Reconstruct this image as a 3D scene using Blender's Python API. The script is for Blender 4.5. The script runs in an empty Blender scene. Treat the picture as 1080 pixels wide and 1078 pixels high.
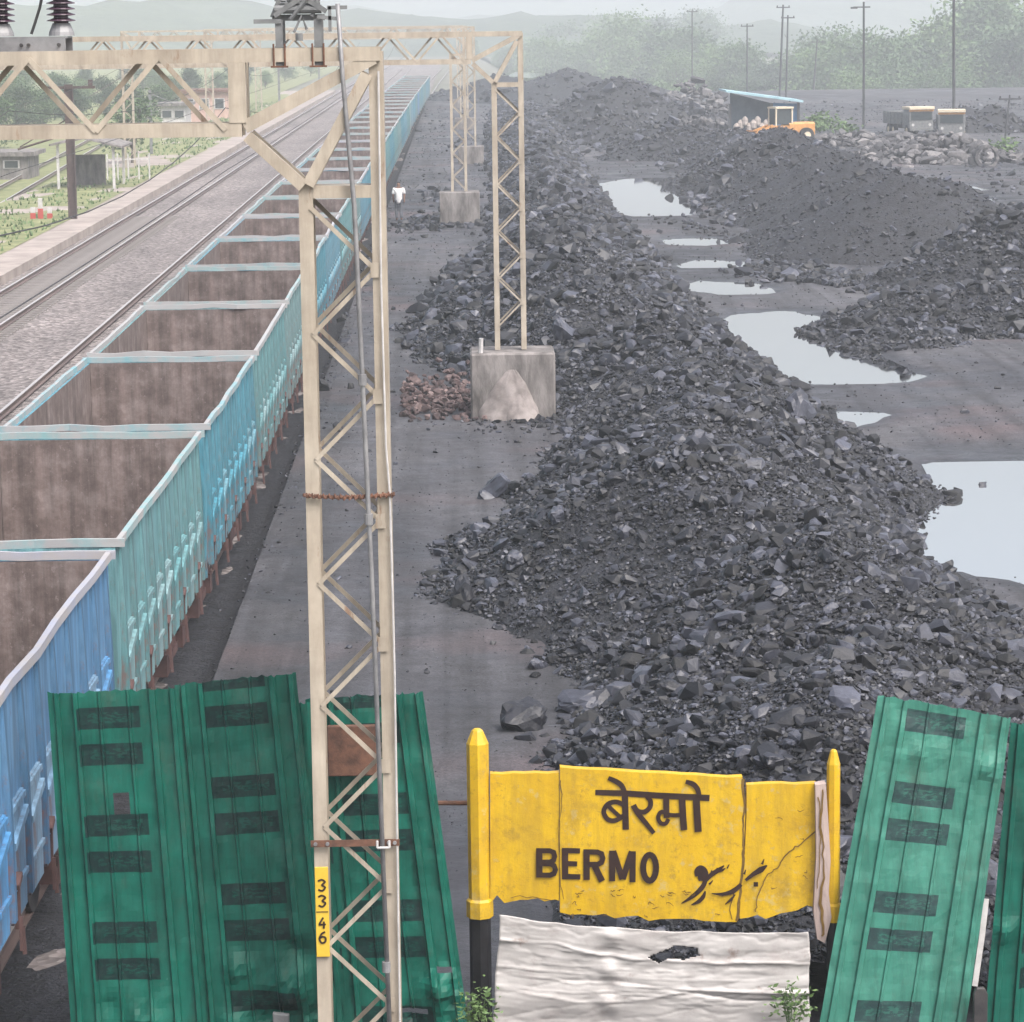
import bpy, bmesh, math, random
import numpy as np
from mathutils import Vector, Matrix, noise as mnoise

R = math.radians
SC = bpy.context.scene
COL = SC.collection
rng = np.random.default_rng(7)
random.seed(7)

# ------------------------------------------------------------------ camera
CAM_H = 8.85
FPX, VPX, ROLL = 3280.0, (480.0, 25.0), R(0.9)
_a = Vector(((VPX[0] - 540) / FPX, (539 - VPX[1]) / FPX, -1)).normalized()
_u = Vector((-math.sin(ROLL), math.cos(ROLL), 0))
_z = (_u - _a * _u.dot(_a)).normalized()
_x = _a.cross(_z)
M3 = Matrix((_x, _a, _z))            # camera axes -> world axes
cam = bpy.data.cameras.new('camera')
cam.sensor_width = 36.0
cam.lens = FPX / 1080 * 36
cam.clip_start, cam.clip_end = 0.1, 6000
camo = bpy.data.objects.new('camera', cam)
COL.objects.link(camo)
camo.matrix_world = Matrix.Translation((0, 0, CAM_H)) @ M3.to_4x4()
SC.camera = camo

def ray(x, y): return M3 @ Vector(((x - 540) / FPX, (539 - y) / FPX, -1))
def G(x, y, z=0.2):                  # where a sight line meets level ground of height z
    d = ray(x, y); t = (z - CAM_H) / d.z
    return Vector((d.x * t, d.y * t, z))
def D(x, y, Y):                      # where a sight line meets the upright plane at distance Y
    d = ray(x, y); t = Y / d.y
    return Vector((d.x * t, Y, CAM_H + d.z * t))

# ------------------------------------------------------------------ world, sun, exposure
SUN_EL, SUN_ROT = R(55), R(140)
w = bpy.data.worlds.new('World'); SC.world = w; w.use_nodes = True
nt = w.node_tree
bg = nt.nodes['Background']
sky = nt.nodes.new('ShaderNodeTexSky'); sky.sky_type = 'NISHITA'; sky.sun_disc = False
sky.sun_elevation = SUN_EL; sky.sun_rotation = SUN_ROT
sky.air_density = 1.0; sky.dust_density = 8.0; sky.ozone_density = 1.0
hsv = nt.nodes.new('ShaderNodeHueSaturation'); hsv.inputs['Saturation'].default_value = 0.55
nt.links.new(sky.outputs[0], hsv.inputs['Color'])
nt.links.new(hsv.outputs[0], bg.inputs['Color'])
bg.inputs['Strength'].default_value = 0.15
sl = bpy.data.lights.new('sun', 'SUN'); sl.energy = 1.0; sl.angle = R(28); sl.color = (1.0, 0.97, 0.93)
so = bpy.data.objects.new('sun', sl); COL.objects.link(so)
_az = SUN_ROT
_sd = Vector((math.sin(_az) * math.cos(SUN_EL), math.cos(_az) * math.cos(SUN_EL), math.sin(SUN_EL)))
so.rotation_euler = _sd.to_track_quat('Z', 'Y').to_euler()
SC.view_settings.view_transform = 'Standard'; SC.view_settings.look = 'None'
SC.view_settings.exposure = 1.0; SC.view_settings.gamma = 1.0
SC.cycles.use_denoising = True
SC.cycles.max_bounces = 6; SC.cycles.diffuse_bounces = 3; SC.cycles.glossy_bounces = 3
SC.cycles.volume_bounces = 1; SC.cycles.transparent_max_bounces = 8
HAZE_DENSITY = 0.001

# ------------------------------------------------------------------ materials
def srgb(r, g, b):
    f = lambda c: ((c / 255 + 0.055) / 1.055) ** 2.4 if c > 10 else c / 255 / 12.92
    return (f(r), f(g), f(b))
class NT:
    def __init__(s, name):
        s.m = bpy.data.materials.new(name); s.m.use_nodes = True
        s.t = s.m.node_tree; s.b = s.t.nodes['Principled BSDF']
        s.co = s.n('ShaderNodeTexCoord')
    def n(s, typ, **kw):
        nd = s.t.nodes.new(typ)
        for k, v in kw.items(): setattr(nd, k, v)
        return nd
    def l(s, a, b): s.t.links.new(a, b)
    def noise(s, scale, detail=4, rough=0.6, stretch=None, coord='Object'):
        src = s.co.outputs[coord]
        if stretch:
            mp = s.n('ShaderNodeMapping'); mp.inputs['Scale'].default_value = stretch
            s.l(src, mp.inputs[0]); src = mp.outputs[0]
        nz = s.n('ShaderNodeTexNoise'); nz.inputs['Scale'].default_value = scale
        nz.inputs['Detail'].default_value = detail; nz.inputs['Roughness'].default_value = rough
        s.l(src, nz.inputs['Vector']); return nz.outputs['Fac']
    def ramp(s, fac, stops, interp='LINEAR'):
        r = s.n('ShaderNodeValToRGB'); r.color_ramp.interpolation = interp
        e = r.color_ramp.elements
        while len(e) < len(stops): e.new(0.5)
        for el, (p, c) in zip(e, stops):
            el.position = p; el.color = (*c, 1) if hasattr(c, '__len__') else (c, c, c, 1)
        s.l(fac, r.inputs[0]); return r.outputs[0]
    def mix(s, fac, a, b, mode='MIX'):
        m = s.n('ShaderNodeMix', data_type='RGBA', blend_type=mode)
        for v, i in ((fac, 0), (a, 6), (b, 7)):
            if hasattr(v, 'is_linked'): s.l(v, m.inputs[i])
            elif i == 0: m.inputs[0].default_value = v
            else: m.inputs[i].default_value = (*v, 1)
        return m.outputs[2]
    def math(s, op, a, b=0.0, c=0.0):
        m = s.n('ShaderNodeMath', operation=op)
        for v, i in ((a, 0), (b, 1), (c, 2)):
            if hasattr(v, 'is_linked'): s.l(v, m.inputs[i])
            else: m.inputs[i].default_value = v
        return m.outputs[0]
    def sep(s, coord='Object'):
        x = s.n('ShaderNodeSeparateXYZ'); s.l(s.co.outputs[coord], x.inputs[0]); return x.outputs
    def color(s, c):
        if hasattr(c, 'is_linked'): s.l(c, s.b.inputs['Base Color'])
        else: s.b.inputs['Base Color'].default_value = (*c, 1)
    def rough(s, r):
        if hasattr(r, 'is_linked'): s.l(r, s.b.inputs['Roughness'])
        else: s.b.inputs['Roughness'].default_value = r
    def bump(s, h, strength=0.3, dist=0.02):
        b = s.n('ShaderNodeBump'); b.inputs['Strength'].default_value = strength
        b.inputs['Distance'].default_value = dist
        s.l(h, b.inputs['Height']); s.l(b.outputs[0], s.b.inputs['Normal'])

def simple(name, c1, c2, scale=3.0, rough=0.6, bump=0.2, dist=0.01, metal=0.0, stretch=None, lo=0.35, hi=0.65):
    k = NT(name); f = k.noise(scale, 6, 0.65, stretch)
    k.color(k.ramp(f, [(lo, c1), (hi, c2)])); k.rough(rough); k.b.inputs['Metallic'].default_value = metal
    if bump: k.bump(k.noise(scale * 4, 4, 0.6, stretch), bump, dist)
    return k.m
MT = {}
def coal_mat(name, dark, mid, light, rough):
    k = NT(name)
    g = k.n('ShaderNodeNewGeometry')
    c = k.ramp(g.outputs['Random Per Island'], [(0, dark), (0.68, mid), (1.0, light)])
    n_ = k.ramp(k.noise(9, 5), [(0.3, 0.65), (0.7, 1.25)])
    k.color(k.mix(1.0, c, n_, 'MULTIPLY'))
    k.rough(k.ramp(g.outputs['Random Per Island'], [(0, rough + .15), (1, rough - .12)]))
    k.bump(k.noise(35, 4), 0.35, 0.02)
    return k.m
MT['coal'] = coal_mat('coal', (.004, .0045, .0065), (.0215, .023, .032), (.072, .077, .103), .52)
MT['coal_fine'] = simple('coal fines', (.0045, .005, .007), (.027, .0285, .038), 3.5, .65, 1.0, .08)  # coal fines, darkened to put the shade of gaps between lumps into the colour
MT['rubble'] = coal_mat('pale rubble', (.045, .045, .051), (.10, .096, .102), (.20, .188, .192), .8)
MT['brick'] = coal_mat('broken brick', (.035, .026, .028), (.095, .062, .062), (.20, .145, .14), .85)
def yard_mat():
    k = NT('coal yard dust')
    a = k.ramp(k.noise(0.16, 6, 0.6, (1, .35, 1)), [(0.3, (.026, .0265, .033)), (0.5, (.054, .054, .063)), (0.72, (.092, .090, .099))])
    b = k.ramp(k.noise(2.6, 6, 0.7), [(0.3, 0.62), (0.7, 1.35)])
    c = k.mix(1.0, a, b, 'MULTIPLY')
    red = k.ramp(k.noise(0.22, 3, 0.5), [(0.56, 0.0), (0.70, 0.55)])
    c = k.mix(red, c, (.10, .068, .072))
    c = k.mix(1.0, c, k.ramp(k.noise(22, 3, .8), [(0.34, .55), (0.5, 1.0), (0.70, 1.5)]), 'MULTIPLY')
    c = k.mix(1.0, c, k.ramp(k.noise(1.0, 4, .6, (2.2, .05, 1)), [(0.38, .70), (0.5, 1.0), (0.64, 1.25)]), 'MULTIPLY')
    gz = k.n('ShaderNodeNewGeometry'); sp = k.n('ShaderNodeSeparateXYZ'); k.l(gz.outputs['Position'], sp.inputs[0])
    wet = k.ramp(k.math('ADD', k.math('MULTIPLY', sp.outputs[2], 1.0), k.math('MULTIPLY', k.noise(3, 4), .06)), [(.235, 1.0), (.30, 0.0)])
    c = k.mix(wet, c, k.mix(1.0, c, (.42, .42, .46), 'MULTIPLY'))
    k.color(c); k.rough(k.math('SUBTRACT', k.ramp(k.noise(0.5, 4), [(0.35, .6), (0.6, .9)]), k.math('MULTIPLY', wet, .35)))
    k.bump(k.noise(5, 8, 0.75), 0.7, 0.06)
    return k.m
MT['yard'] = yard_mat()
MT['earth'] = simple('earth', (.10, .11, .08), (.17, .16, .13), 0.05, .95, .3, .1)
def ballast_mat():
    k = NT('ballast')
    v = k.n('ShaderNodeTexVoronoi'); v.inputs['Scale'].default_value = 8
    k.l(k.co.outputs['Object'], v.inputs['Vector'])
    bw = k.n('ShaderNodeRGBToBW'); k.l(v.outputs['Color'], bw.inputs[0])
    a = k.ramp(bw.outputs[0], [(0.1, (.065, .056, .056)), (0.5, (.160, .139, .136)), (0.9, (.32, .285, .28))])
    n_ = k.ramp(k.noise(0.25, 5, 0.6, (1, .3, 1)), [(0.35, 0.75), (0.65, 1.15)])
    k.color(k.mix(1.0, a, n_, 'MULTIPLY')); k.rough(.9)
    k.bump(v.outputs['Distance'], 0.9, 0.05)
    return k.m
MT['ballast'] = ballast_mat()
MT['platform'] = simple('platform paving', (.22, .185, .17), (.36, .31, .285), 0.7, .85, .3, .02)
MT['grass'] = simple('grass', (.10, .125, .045), (.23, .235, .11), 1.2, .95, .5, .05)
def rail_mat():
    k = NT('rail steel'); f = k.noise(2, 4, .6, (1, .1, 1))
    z = k.sep()[2]
    top = k.math('GREATER_THAN', z, 0.147)
    c = k.mix(top, k.ramp(f, [(0.3, (.08, .055, .05)), (.7, (.15, .105, .095))]), (.36, .35, .36))
    k.color(c); k.rough(.45); return k.m
MT['rail'] = rail_mat()
MT['sleeper'] = simple('sleeper concrete', (.15, .135, .13), (.25, .23, .225), 2, .9, .2)
def paint_mat(name, rust=0.55, dust=0.22):
    k = NT(name)
    oi = k.n('ShaderNodeObjectInfo')
    base = oi.outputs['Color']
    fade = k.ramp(k.noise(1.7, 6, .65, (1, 1, .5)), [(0.3, 0.0), (0.72, 1.0)])
    c = k.mix(k.math('MULTIPLY', fade, dust), base, (.36, .47, .50))
    dark = k.ramp(k.noise(7, 5, .7, (1, 1, .12)), [(0.40, .42), (0.6, 1.05)])
    c = k.mix(0.7, c, k.mix(1.0, c, dark, 'MULTIPLY'))
    rn = k.noise(3.2, 7, .72, (1, 1, .45))
    z = k.sep()[2]
    low = k.math('MULTIPLY_ADD', z, -0.085, 0.17)
    rr = k.ramp(k.math('ADD', rn, low), [(0.53, 0.0), (0.62, rust + .25)])
    c = k.mix(rr, c, (.13, .066, .058))
    k.color(c); k.rough(.55); k.bump(k.noise(6, 6, .7), .25, .02)
    return k.m
MT['paint'] = paint_mat('wagon paint')
def inner_mat():
    k = NT('rusty wagon inside')
    a = k.ramp(k.noise(2.2, 7, .72), [(0.3, (.068, .050, .046)), (0.5, (.140, .108, .102)), (0.7, (.235, .198, .193))])
    st = k.ramp(k.noise(2.5, 5, .7, (2.2, 2.2, .12)), [(0.35, .62), (0.65, 1.25)])
    c = k.mix(1.0, a, st, 'MULTIPLY')
    fleck = k.ramp(k.noise(16, 3, .7), [(0.62, 0.0), (0.70, 0.5)])
    c = k.mix(fleck, c, (.25, .21, .21))
    k.color(c); k.rough(.85); k.bump(k.noise(9, 6, .7), .4, .02)
    return k.m
MT['inner'] = inner_mat()
def coping_mat():
    k = NT('dusty top coping'); oi = k.n('ShaderNodeObjectInfo')
    f = k.ramp(k.noise(2.3, 5, .65), [(0.36, 0.15), (0.6, 0.95)])
    c = k.mix(f, oi.outputs['Color'], (.33, .315, .32)); k.color(c); k.rough(.75)
    k.bump(k.noise(10, 4), .25, .02); return k.m
MT['coping'] = coping_mat()
MT['redbrown'] = simple('red oxide underframe', (.04, .021, .021), (.105, .052, .049), 3, .75, .3)
MT['black_iron'] = simple('sooty iron', (.018, .018, .022), (.06, .055, .055), 4, .6, .3)
def cream_mat():
    k = NT('cream steel paint')
    a = k.ramp(k.noise(2.2, 6, .65), [(0.3, (.32, .27, .215)), (0.68, (.46, .405, .335))])
    st = k.ramp(k.noise(7, 5, .7, (1, 1, .12)), [(0.40, .80), (0.62, 1.04)])
    c = k.mix(1.0, a, st, 'MULTIPLY')
    rr = k.ramp(k.noise(5.0, 6, .75, (1, 1, .28)), [(0.595, 0.0), (0.70, .75)])
    c = k.mix(rr, c, (.17, .075, .035)); k.color(c); k.rough(.5)
    k.bump(k.noise(14, 4), .12, .01); return k.m
MT['cream'] = cream_mat()
MT['galv'] = simple('galvanised pipe', (.16, .16, .17), (.27, .27, .28), 5, .5, .1, metal=.2)
MT['rust'] = simple('rusty iron', (.07, .035, .025), (.17, .08, .05), 9, .85, .4)
MT['porcelain'] = simple('brown porcelain', (.035, .017, .03), (.065, .035, .055), 5, .16, 0)
MT['conc'] = simple('weathered concrete', (.075, .068, .066), (.25, .23, .225), 2.6, .9, .6, .03, stretch=(1, 1, .35))
MT['conc_spill'] = simple('spilled concrete', (.14, .122, .118), (.27, .24, .235), 3, .85, .3)
def green_mat(name, c1, c2, ux0, ux1, per, ink, spec):
    # folded steel cladding sheet with printed dark marks on the flat pans (UV: u across, v up, in metres)
    k = NT(name)
    uv = k.n('ShaderNodeUVMap'); x = k.n('ShaderNodeSeparateXYZ'); k.l(uv.outputs[0], x.inputs[0])
    U, V = x.outputs[0], x.outputs[1]
    def band(v, lo, hi): return k.math('MULTIPLY', k.math('GREATER_THAN', v, lo), k.math('LESS_THAN', v, hi))
    fr = k.math('FRACT', k.math('DIVIDE', V, per))
    lo2 = .34
    f2 = k.math('SUBTRACT', fr, k.math('MULTIPLY', k.math('GREATER_THAN', fr, .27), lo2))   # both marks of a pair on one scale
    mk = k.math('MULTIPLY', band(U, ux0, ux1), band(f2, 0.0, .20))
    core = k.math('MULTIPLY', band(U, ux0 + .09, ux1 - .05), band(f2, .055, .150))
    cells = k.math('GREATER_THAN', k.noise(1.0, 2, .5, (21, 21, 60)), .52)
    wn = k.ramp(k.noise(14, 5, .7), [(0.45, 1.0), (0.70, .70)])
    st_ = k.math('MULTIPLY', k.math('MULTIPLY', mk, wn), k.math('SUBTRACT', 1.0, k.math('MULTIPLY', k.math('MULTIPLY', core, cells), .38)))
    base = k.ramp(k.noise(1.4, 6, .65), [(0.3, c1), (0.7, c2)])
    sk = k.ramp(k.noise(6, 5, .7, (1.5, 1.5, .12)), [(0.35, .70), (0.6, 1.08)])
    base = k.mix(1.0, base, sk, 'MULTIPLY')
    chip = k.ramp(k.noise(11, 6, .75), [(0.68, 0.0), (0.73, .6)])
    base = k.mix(chip, base, (.13, .24, .20))
    dirt = k.ramp(k.noise(2.6, 7, .78, (1, 1, .5)), [(0.53, 0.0), (0.72, .42)])
    base = k.mix(dirt, base, (.075, .085, .07))
    k.color(k.mix(k.math('MULTIPLY', st_, .88), base, ink)); k.rough(.46); k.b.inputs['Specular IOR Level'].default_value = spec
    k.bump(k.noise(3.5, 5, .6), .35, .02)
    return k.m
MT['green'] = green_mat('green cladding', (.0015, .066, .048), (.004, .118, .084), .24, .78, .93, (.003, .008, .011), .2)
MT['green_pale'] = green_mat('faded green cladding', (.026, .150, .112), (.055, .205, .158), .27, .80, .985, (.014, .024, .032), .25)
def yellow_mat():
    k = NT('station yellow paint')
    a = k.ramp(k.noise(2.4, 7, .7), [(0.28, (.50, .295, .006)), (0.55, (.60, .375, .006)), (0.75, (.66, .43, .015))])
    spots = k.ramp(k.noise(13, 6, .75), [(0.57, 0.0), (0.63, .6)])
    c = k.mix(spots, a, (.30, .19, .02))
    st = k.ramp(k.noise(4.5, 6, .72, (1.6, 1, .16)), [(0.46, 0.0), (0.64, .45)])
    c = k.mix(st, c, (.33, .215, .025))
    pe = k.ramp(k.noise(6.5, 7, .78), [(0.575, 0.0), (0.61, .8)])
    c = k.mix(pe, c, (.50, .37, .12))
    ed = k.ramp(k.noise(2.1, 7, .8), [(0.52, 0.0), (0.66, .5)])
    c = k.mix(ed, c, (.20, .13, .03))
    k.color(c); k.rough(.5); k.bump(k.noise(8, 7, .7), .4, .015); return k.m
MT['yellow'] = yellow_mat()
MT['ink'] = simple('maroon lettering paint', (.014, .005, .004), (.032, .012, .009), 9, .5, .1)
MT['crack'] = simple('dark crack line', (.10, .055, .012), (.17, .10, .02), 9, .9, 0)  # dark brown tone of the hairline cracks
MT['bare'] = simple('bare plaster', (.32, .25, .23), (.48, .38, .35), 4, .9, .6, .02, stretch=(1, 1, .3))
MT['black'] = simple('black painted post', (.006, .006, .008), (.020, .020, .024), 5, .5, .2)
def tin_mat():
    k = NT('weathered white tin')
    a = k.ramp(k.noise(1.3, 6, .65, (1, 1, 1.1)), [(0.3, (.29, .275, .27)), (0.65, (.40, .385, .38))])
    d = k.ramp(k.noise(2.5, 7, .75, (.8, 1, 1.3)), [(0.53, 0.0), (0.72, .7)])
    c = k.mix(d, a, (.21, .18, .172))
    r_ = k.ramp(k.noise(3.1, 6, .75), [(0.60, 0), (0.70, .7)])
    c = k.mix(r_, c, (.17, .11, .085))
    k.color(c); k.rough(.5); k.b.inputs['Metallic'].default_value = .1; k.bump(k.noise(9, 5), .3, .01); return k.m
MT['tin'] = tin_mat()
MT['plate_yellow'] = simple('yellow number plate', (.58, .38, .03), (.68, .46, .05), 6, .5, 0)
MT['white'] = simple('white paint', (.38, .37, .37), (.55, .535, .535), 5, .6, .1)
MT['cloth_white'] = simple('white shirt', (.62, .61, .62), (.78, .77, .78), 9, .9, .3)
MT['cloth_dark'] = simple('dark trousers', (.08, .085, .10), (.13, .135, .16), 9, .9, .3)
MT['skin'] = simple('skin', (.16, .085, .06), (.22, .12, .085), 9, .6, 0)
MT['hair'] = simple('black hair', (.012, .011, .011), (.02, .018, .018), 9, .6, 0)
MT['bark'] = simple('bark', (.05, .042, .036), (.12, .10, .085), 5, .9, .5)
def leaf_mat(name, a, b, c_):
    k = NT(name); g = k.n('ShaderNodeNewGeometry')
    k.color(k.ramp(g.outputs['Random Per Island'], [(0, a), (.5, b), (1, c_)])); k.rough(.6)
    return k.m
MT['leaf_mid'] = leaf_mat('mid green leaves', (.035, .070, .024), (.055, .105, .036), (.08, .14, .05))
MT['leaf_dark'] = leaf_mat('dark green leaves', (.020, .045, .020), (.030, .062, .026), (.048, .088, .036))
MT['leaf_pale'] = leaf_mat('pale green leaves', (.065, .12, .036), (.088, .155, .048), (.12, .19, .065))
def water_mat():
    k = NT('puddle water'); k.color((.95, .955, .97)); k.rough(.03)
    k.b.inputs['Metallic'].default_value = 1.0
    k.bump(k.noise(1.2, 3), .02, .01); return k.m
MT['water'] = water_mat()
MT['hill'] = simple('wooded hill', (.03, .05, .03), (.06, .085, .05), .05, .95, .8, 2.0)
MT['roof_blue'] = simple('pale blue roof sheet', (.25, .42, .48), (.36, .52, .58), 2, .5, .1)
MT['shed_dark'] = simple('shed wall boards', (.035, .055, .075), (.07, .10, .13), 2, .8, .2)
MT['shed_blue'] = simple('blue tarpaulin', (.04, .16, .34), (.07, .23, .42), 2, .6, .2)
MT['sack'] = simple('pale sacks', (.30, .26, .24), (.46, .40, .37), 4, .9, .4)
MT['orange'] = simple('orange machine paint', (.42, .19, .05), (.58, .29, .09), 4, .5, .1)
MT['cab_cream'] = simple('cream cab paint', (.52, .44, .32), (.64, .55, .42), 4, .5, .1)
MT['glass'] = simple('dark glass', (.03, .04, .045), (.05, .06, .065), 4, .1, 0)
MT['tyre'] = simple('tyre rubber', (.015, .015, .016), (.03, .03, .03), 6, .85, .2)
MT['steel_grey'] = simple('grey steel', (.10, .105, .11), (.19, .195, .20), 5, .55, .2)
MT['mast_brown'] = simple('dark brown mast', (.05, .033, .032), (.09, .06, .056), 5, .7, .2)
MT['pole_dark'] = simple('dark pole', (.035, .037, .042), (.06, .062, .068), 5, .7, .1)
MT['pink_wall'] = simple('pink plaster', (.42, .27, .23), (.54, .37, .32), 1.5, .9, .1)
MT['red'] = simple('red oxide paint', (.36, .055, .045), (.45, .08, .065), 4, .6, .1)
MT['wire'] = simple('wire', (.03, .03, .032), (.045, .045, .048), 4, .6, 0)

# ------------------------------------------------------------------ mesh helpers
class MB:
    def __init__(s): s.v = []; s.f = []; s.mi = []
    def add(s, vs, fs, mi=0):
        o = len(s.v); s.v += [tuple(v) for v in vs]
        for f in fs: s.f.append(tuple(i + o for i in f)); s.mi.append(mi)
    def box(s, x0, x1, y0, y1, z0, z1, mi=0):
        s.add([(x0, y0, z0), (x1, y0, z0), (x1, y1, z0), (x0, y1, z0), (x0, y0, z1), (x1, y0, z1), (x1, y1, z1), (x0, y1, z1)],
              [(0, 3, 2, 1), (4, 5, 6, 7), (0, 1, 5, 4), (1, 2, 6, 5), (2, 3, 7, 6), (3, 0, 4, 7)], mi)
    def bar(s, p, q, w, d, up=(0, 1, 0), mi=0):   # a bar p->q, d thick along 'up', w across
        p, q = Vector(p), Vector(q); a = (q - p).normalized(); u = Vector(up)
        u = (u - a * u.dot(a))
        if u.length < 1e-4: u = a.orthogonal()
        u.normalize(); r_ = a.cross(u)
        vs = []
        for c in (p, q):
            for i, j in ((-1, -1), (1, -1), (1, 1), (-1, 1)): vs.append(c + r_ * (i * w / 2) + u * (j * d / 2))
        s.add(vs, [(0, 3, 2, 1), (4, 5, 6, 7), (0, 1, 5, 4), (1, 2, 6, 5), (2, 3, 7, 6), (3, 0, 4, 7)], mi)
    def tube(s, pts, rad, n=8, mi=0, cap=True):
        pts = [Vector(p) for p in pts]; rs = rad if hasattr(rad, '__len__') else [rad] * len(pts)
        o = len(s.v); ref = None
        for i, p in enumerate(pts):
            a = (pts[min(i + 1, len(pts) - 1)] - pts[max(i - 1, 0)]).normalized()
            if ref is None: ref = a.orthogonal().normalized()
            u = (ref - a * ref.dot(a)).normalized(); ref = u; r_ = a.cross(u)
            for k in range(n):
                t = 2 * math.pi * k / n
                s.v.append(tuple(p + (u * math.cos(t) + r_ * math.sin(t)) * rs[i]))
        for i in range(len(pts) - 1):
            for k in range(n):
                k2 = (k + 1) % n
                s.f.append((o + i * n + k, o + i * n + k2, o + (i + 1) * n + k2, o + (i + 1) * n + k)); s.mi.append(mi)
        if cap:
            s.f.append(tuple(o + k for k in reversed(range(n)))); s.mi.append(mi)
            e = o + (len(pts) - 1) * n; s.f.append(tuple(e + k for k in range(n))); s.mi.append(mi)
    def lathe(s, prof, c, n=16, mi=0):   # prof: (radius, z)
        s.tube([Vector(c) + Vector((0, 0, z + i * 1e-5)) for i, (r_, z) in enumerate(prof)], [r_ for r_, z in prof], n, mi)
    def prism(s, poly, y0, y1, mi=0):    # poly in (x,z), extruded along y
        n = len(poly)
        s.add([(x, y0, z) for x, z in poly] + [(x, y1, z) for x, z in poly],
              [tuple(range(n)), tuple(range(2 * n - 1, n - 1, -1))] + [(i, i + n, (i + 1) % n + n, (i + 1) % n) for i in range(n)], mi)
    def mesh(s, name, mats):
        me = bpy.data.meshes.new(name); me.from_pydata(s.v, [], s.f)
        for m in (mats if isinstance(mats, (list, tuple)) else [mats]): me.materials.append(MT[m])
        if any(s.mi): me.polygons.foreach_set('material_index', s.mi)
        me.update(); return me
    def build(s, name, mats, parent=None, loc=None, bevel=0.0, smooth=False):
        me = s.mesh(name, mats)
        if bevel:
            bm = bmesh.new(); bm.from_mesh(me)
            bmesh.ops.bevel(bm, geom=bm.edges[:], offset=bevel, segments=1, affect='EDGES')
            bm.to_mesh(me); bm.free()
        return link(name, me, parent, loc, smooth)
def link(name, me, parent=None, loc=None, smooth=False):
    o = bpy.data.objects.new(name, me); COL.objects.link(o)
    if smooth and me: me.polygons.foreach_set('use_smooth', [True] * len(me.polygons))
    if parent is not None: o.parent = parent
    if loc is not None: o.location = loc
    return o
def tag(o, label=None, cat=None, group=None, kind=None):
    if label: o['label'] = label
    if cat: o['category'] = cat
    if group: o['group'] = group
    if kind: o['kind'] = kind
    return o
def empty(name, loc, label, cat, group=None, rz=0.0):
    o = bpy.data.objects.new(name, None); COL.objects.link(o); o.location = loc; o.rotation_euler.z = rz
    o.empty_display_size = .2
    return tag(o, label, cat, group)
def structure(o): o['kind'] = 'structure'; return o
def copy_tree(o, parent=None):
    c = o.copy(); COL.objects.link(c)
    if parent is not None: c.parent = parent
    for ch in list(o.children): copy_tree(ch, c)
    return c
def fbm(x, y, s, oct=4, seed=0.0):
    return mnoise.fractal(Vector((x * s + seed, y * s - seed * .7, seed * 1.3)), 1.0, 2.0, oct)
def lerp_tab(tab, v):
    return float(np.interp(v, [t[0] for t in tab], [t[1] for t in tab]))
def inside(poly, x, y):
    r_ = False; n = len(poly)
    for i in range(n):
        x1, y1 = poly[i][0], poly[i][1]; x2, y2 = poly[i - 1][0], poly[i - 1][1]
        if (y1 > y) != (y2 > y) and x < (x2 - x1) * (y - y1) / (y2 - y1) + x1: r_ = not r_
    return r_
def pdist(poly, x, y):
    best = 1e9; n = len(poly)
    for i in range(n):
        ax, ay = poly[i - 1][0], poly[i - 1][1]; bx, by = poly[i][0], poly[i][1]
        dx, dy = bx - ax, by - ay; t = max(0, min(1, ((x - ax) * dx + (y - ay) * dy) / (dx * dx + dy * dy + 1e-9)))
        best = min(best, math.hypot(x - ax - t * dx, y - ay - t * dy))
    return best

# rocks: convex lumps merged into one mesh, or one at a time
def hull_templates(n, pts, seed):
    out = []; rr = np.random.default_rng(seed)
    for i in range(n):
        p = rr.normal(size=(pts, 3)); p /= np.linalg.norm(p, axis=1)[:, None]
        p = np.sign(p) * np.abs(p) ** 0.75 * rr.uniform(.8, 1.0, (pts, 1))
        bm = bmesh.new()
        for q in p: bm.verts.new(q)
        r_ = bmesh.ops.convex_hull(bm, input=bm.verts[:])
        dead = [g for g in r_['geom_interior'] if isinstance(g, bmesh.types.BMVert)] + [g for g in r_['geom_unused'] if isinstance(g, bmesh.types.BMVert)]
        if dead: bmesh.ops.delete(bm, geom=list(set(dead)), context='VERTS')
        bmesh.ops.triangulate(bm, faces=bm.faces[:])
        bm.verts.index_update()
        out.append((np.array([v.co[:] for v in bm.verts]), np.array([[v.index for v in f.verts] for f in bm.faces])))
        bm.free()
    return out
HULLS = hull_templates(18, 17, 3)
BIG = hull_templates(8, 26, 9)
def rand_rot(n, rr):
    q = rr.normal(size=(n, 4)); q /= np.linalg.norm(q, axis=1)[:, None]; a, b, c, d = q.T
    return np.stack([np.stack([1 - 2 * (c * c + d * d), 2 * (b * c - a * d), 2 * (b * d + a * c)], -1),
                     np.stack([2 * (b * c + a * d), 1 - 2 * (b * b + d * d), 2 * (c * d - a * b)], -1),
                     np.stack([2 * (b * d - a * c), 2 * (c * d + a * b), 1 - 2 * (b * b + c * c)], -1)], 1)
def lie_rot(n, rr, tilt=.38):
    a = rr.uniform(0, 2 * np.pi, n); t = rr.normal(0, tilt, n); f = rr.normal(0, tilt, n); o = np.zeros(n); i = np.ones(n)
    ca, sa, ct, st, cf, sf = np.cos(a), np.sin(a), np.cos(t), np.sin(t), np.cos(f), np.sin(f)
    Rz = np.stack([np.stack([ca, -sa, o], -1), np.stack([sa, ca, o], -1), np.stack([o, o, i], -1)], 1)
    Rx = np.stack([np.stack([i, o, o], -1), np.stack([o, ct, -st], -1), np.stack([o, st, ct], -1)], 1)
    Ry = np.stack([np.stack([cf, o, sf], -1), np.stack([o, i, o], -1), np.stack([-sf, o, cf], -1)], 1)
    return Rz @ Rx @ Ry
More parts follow.
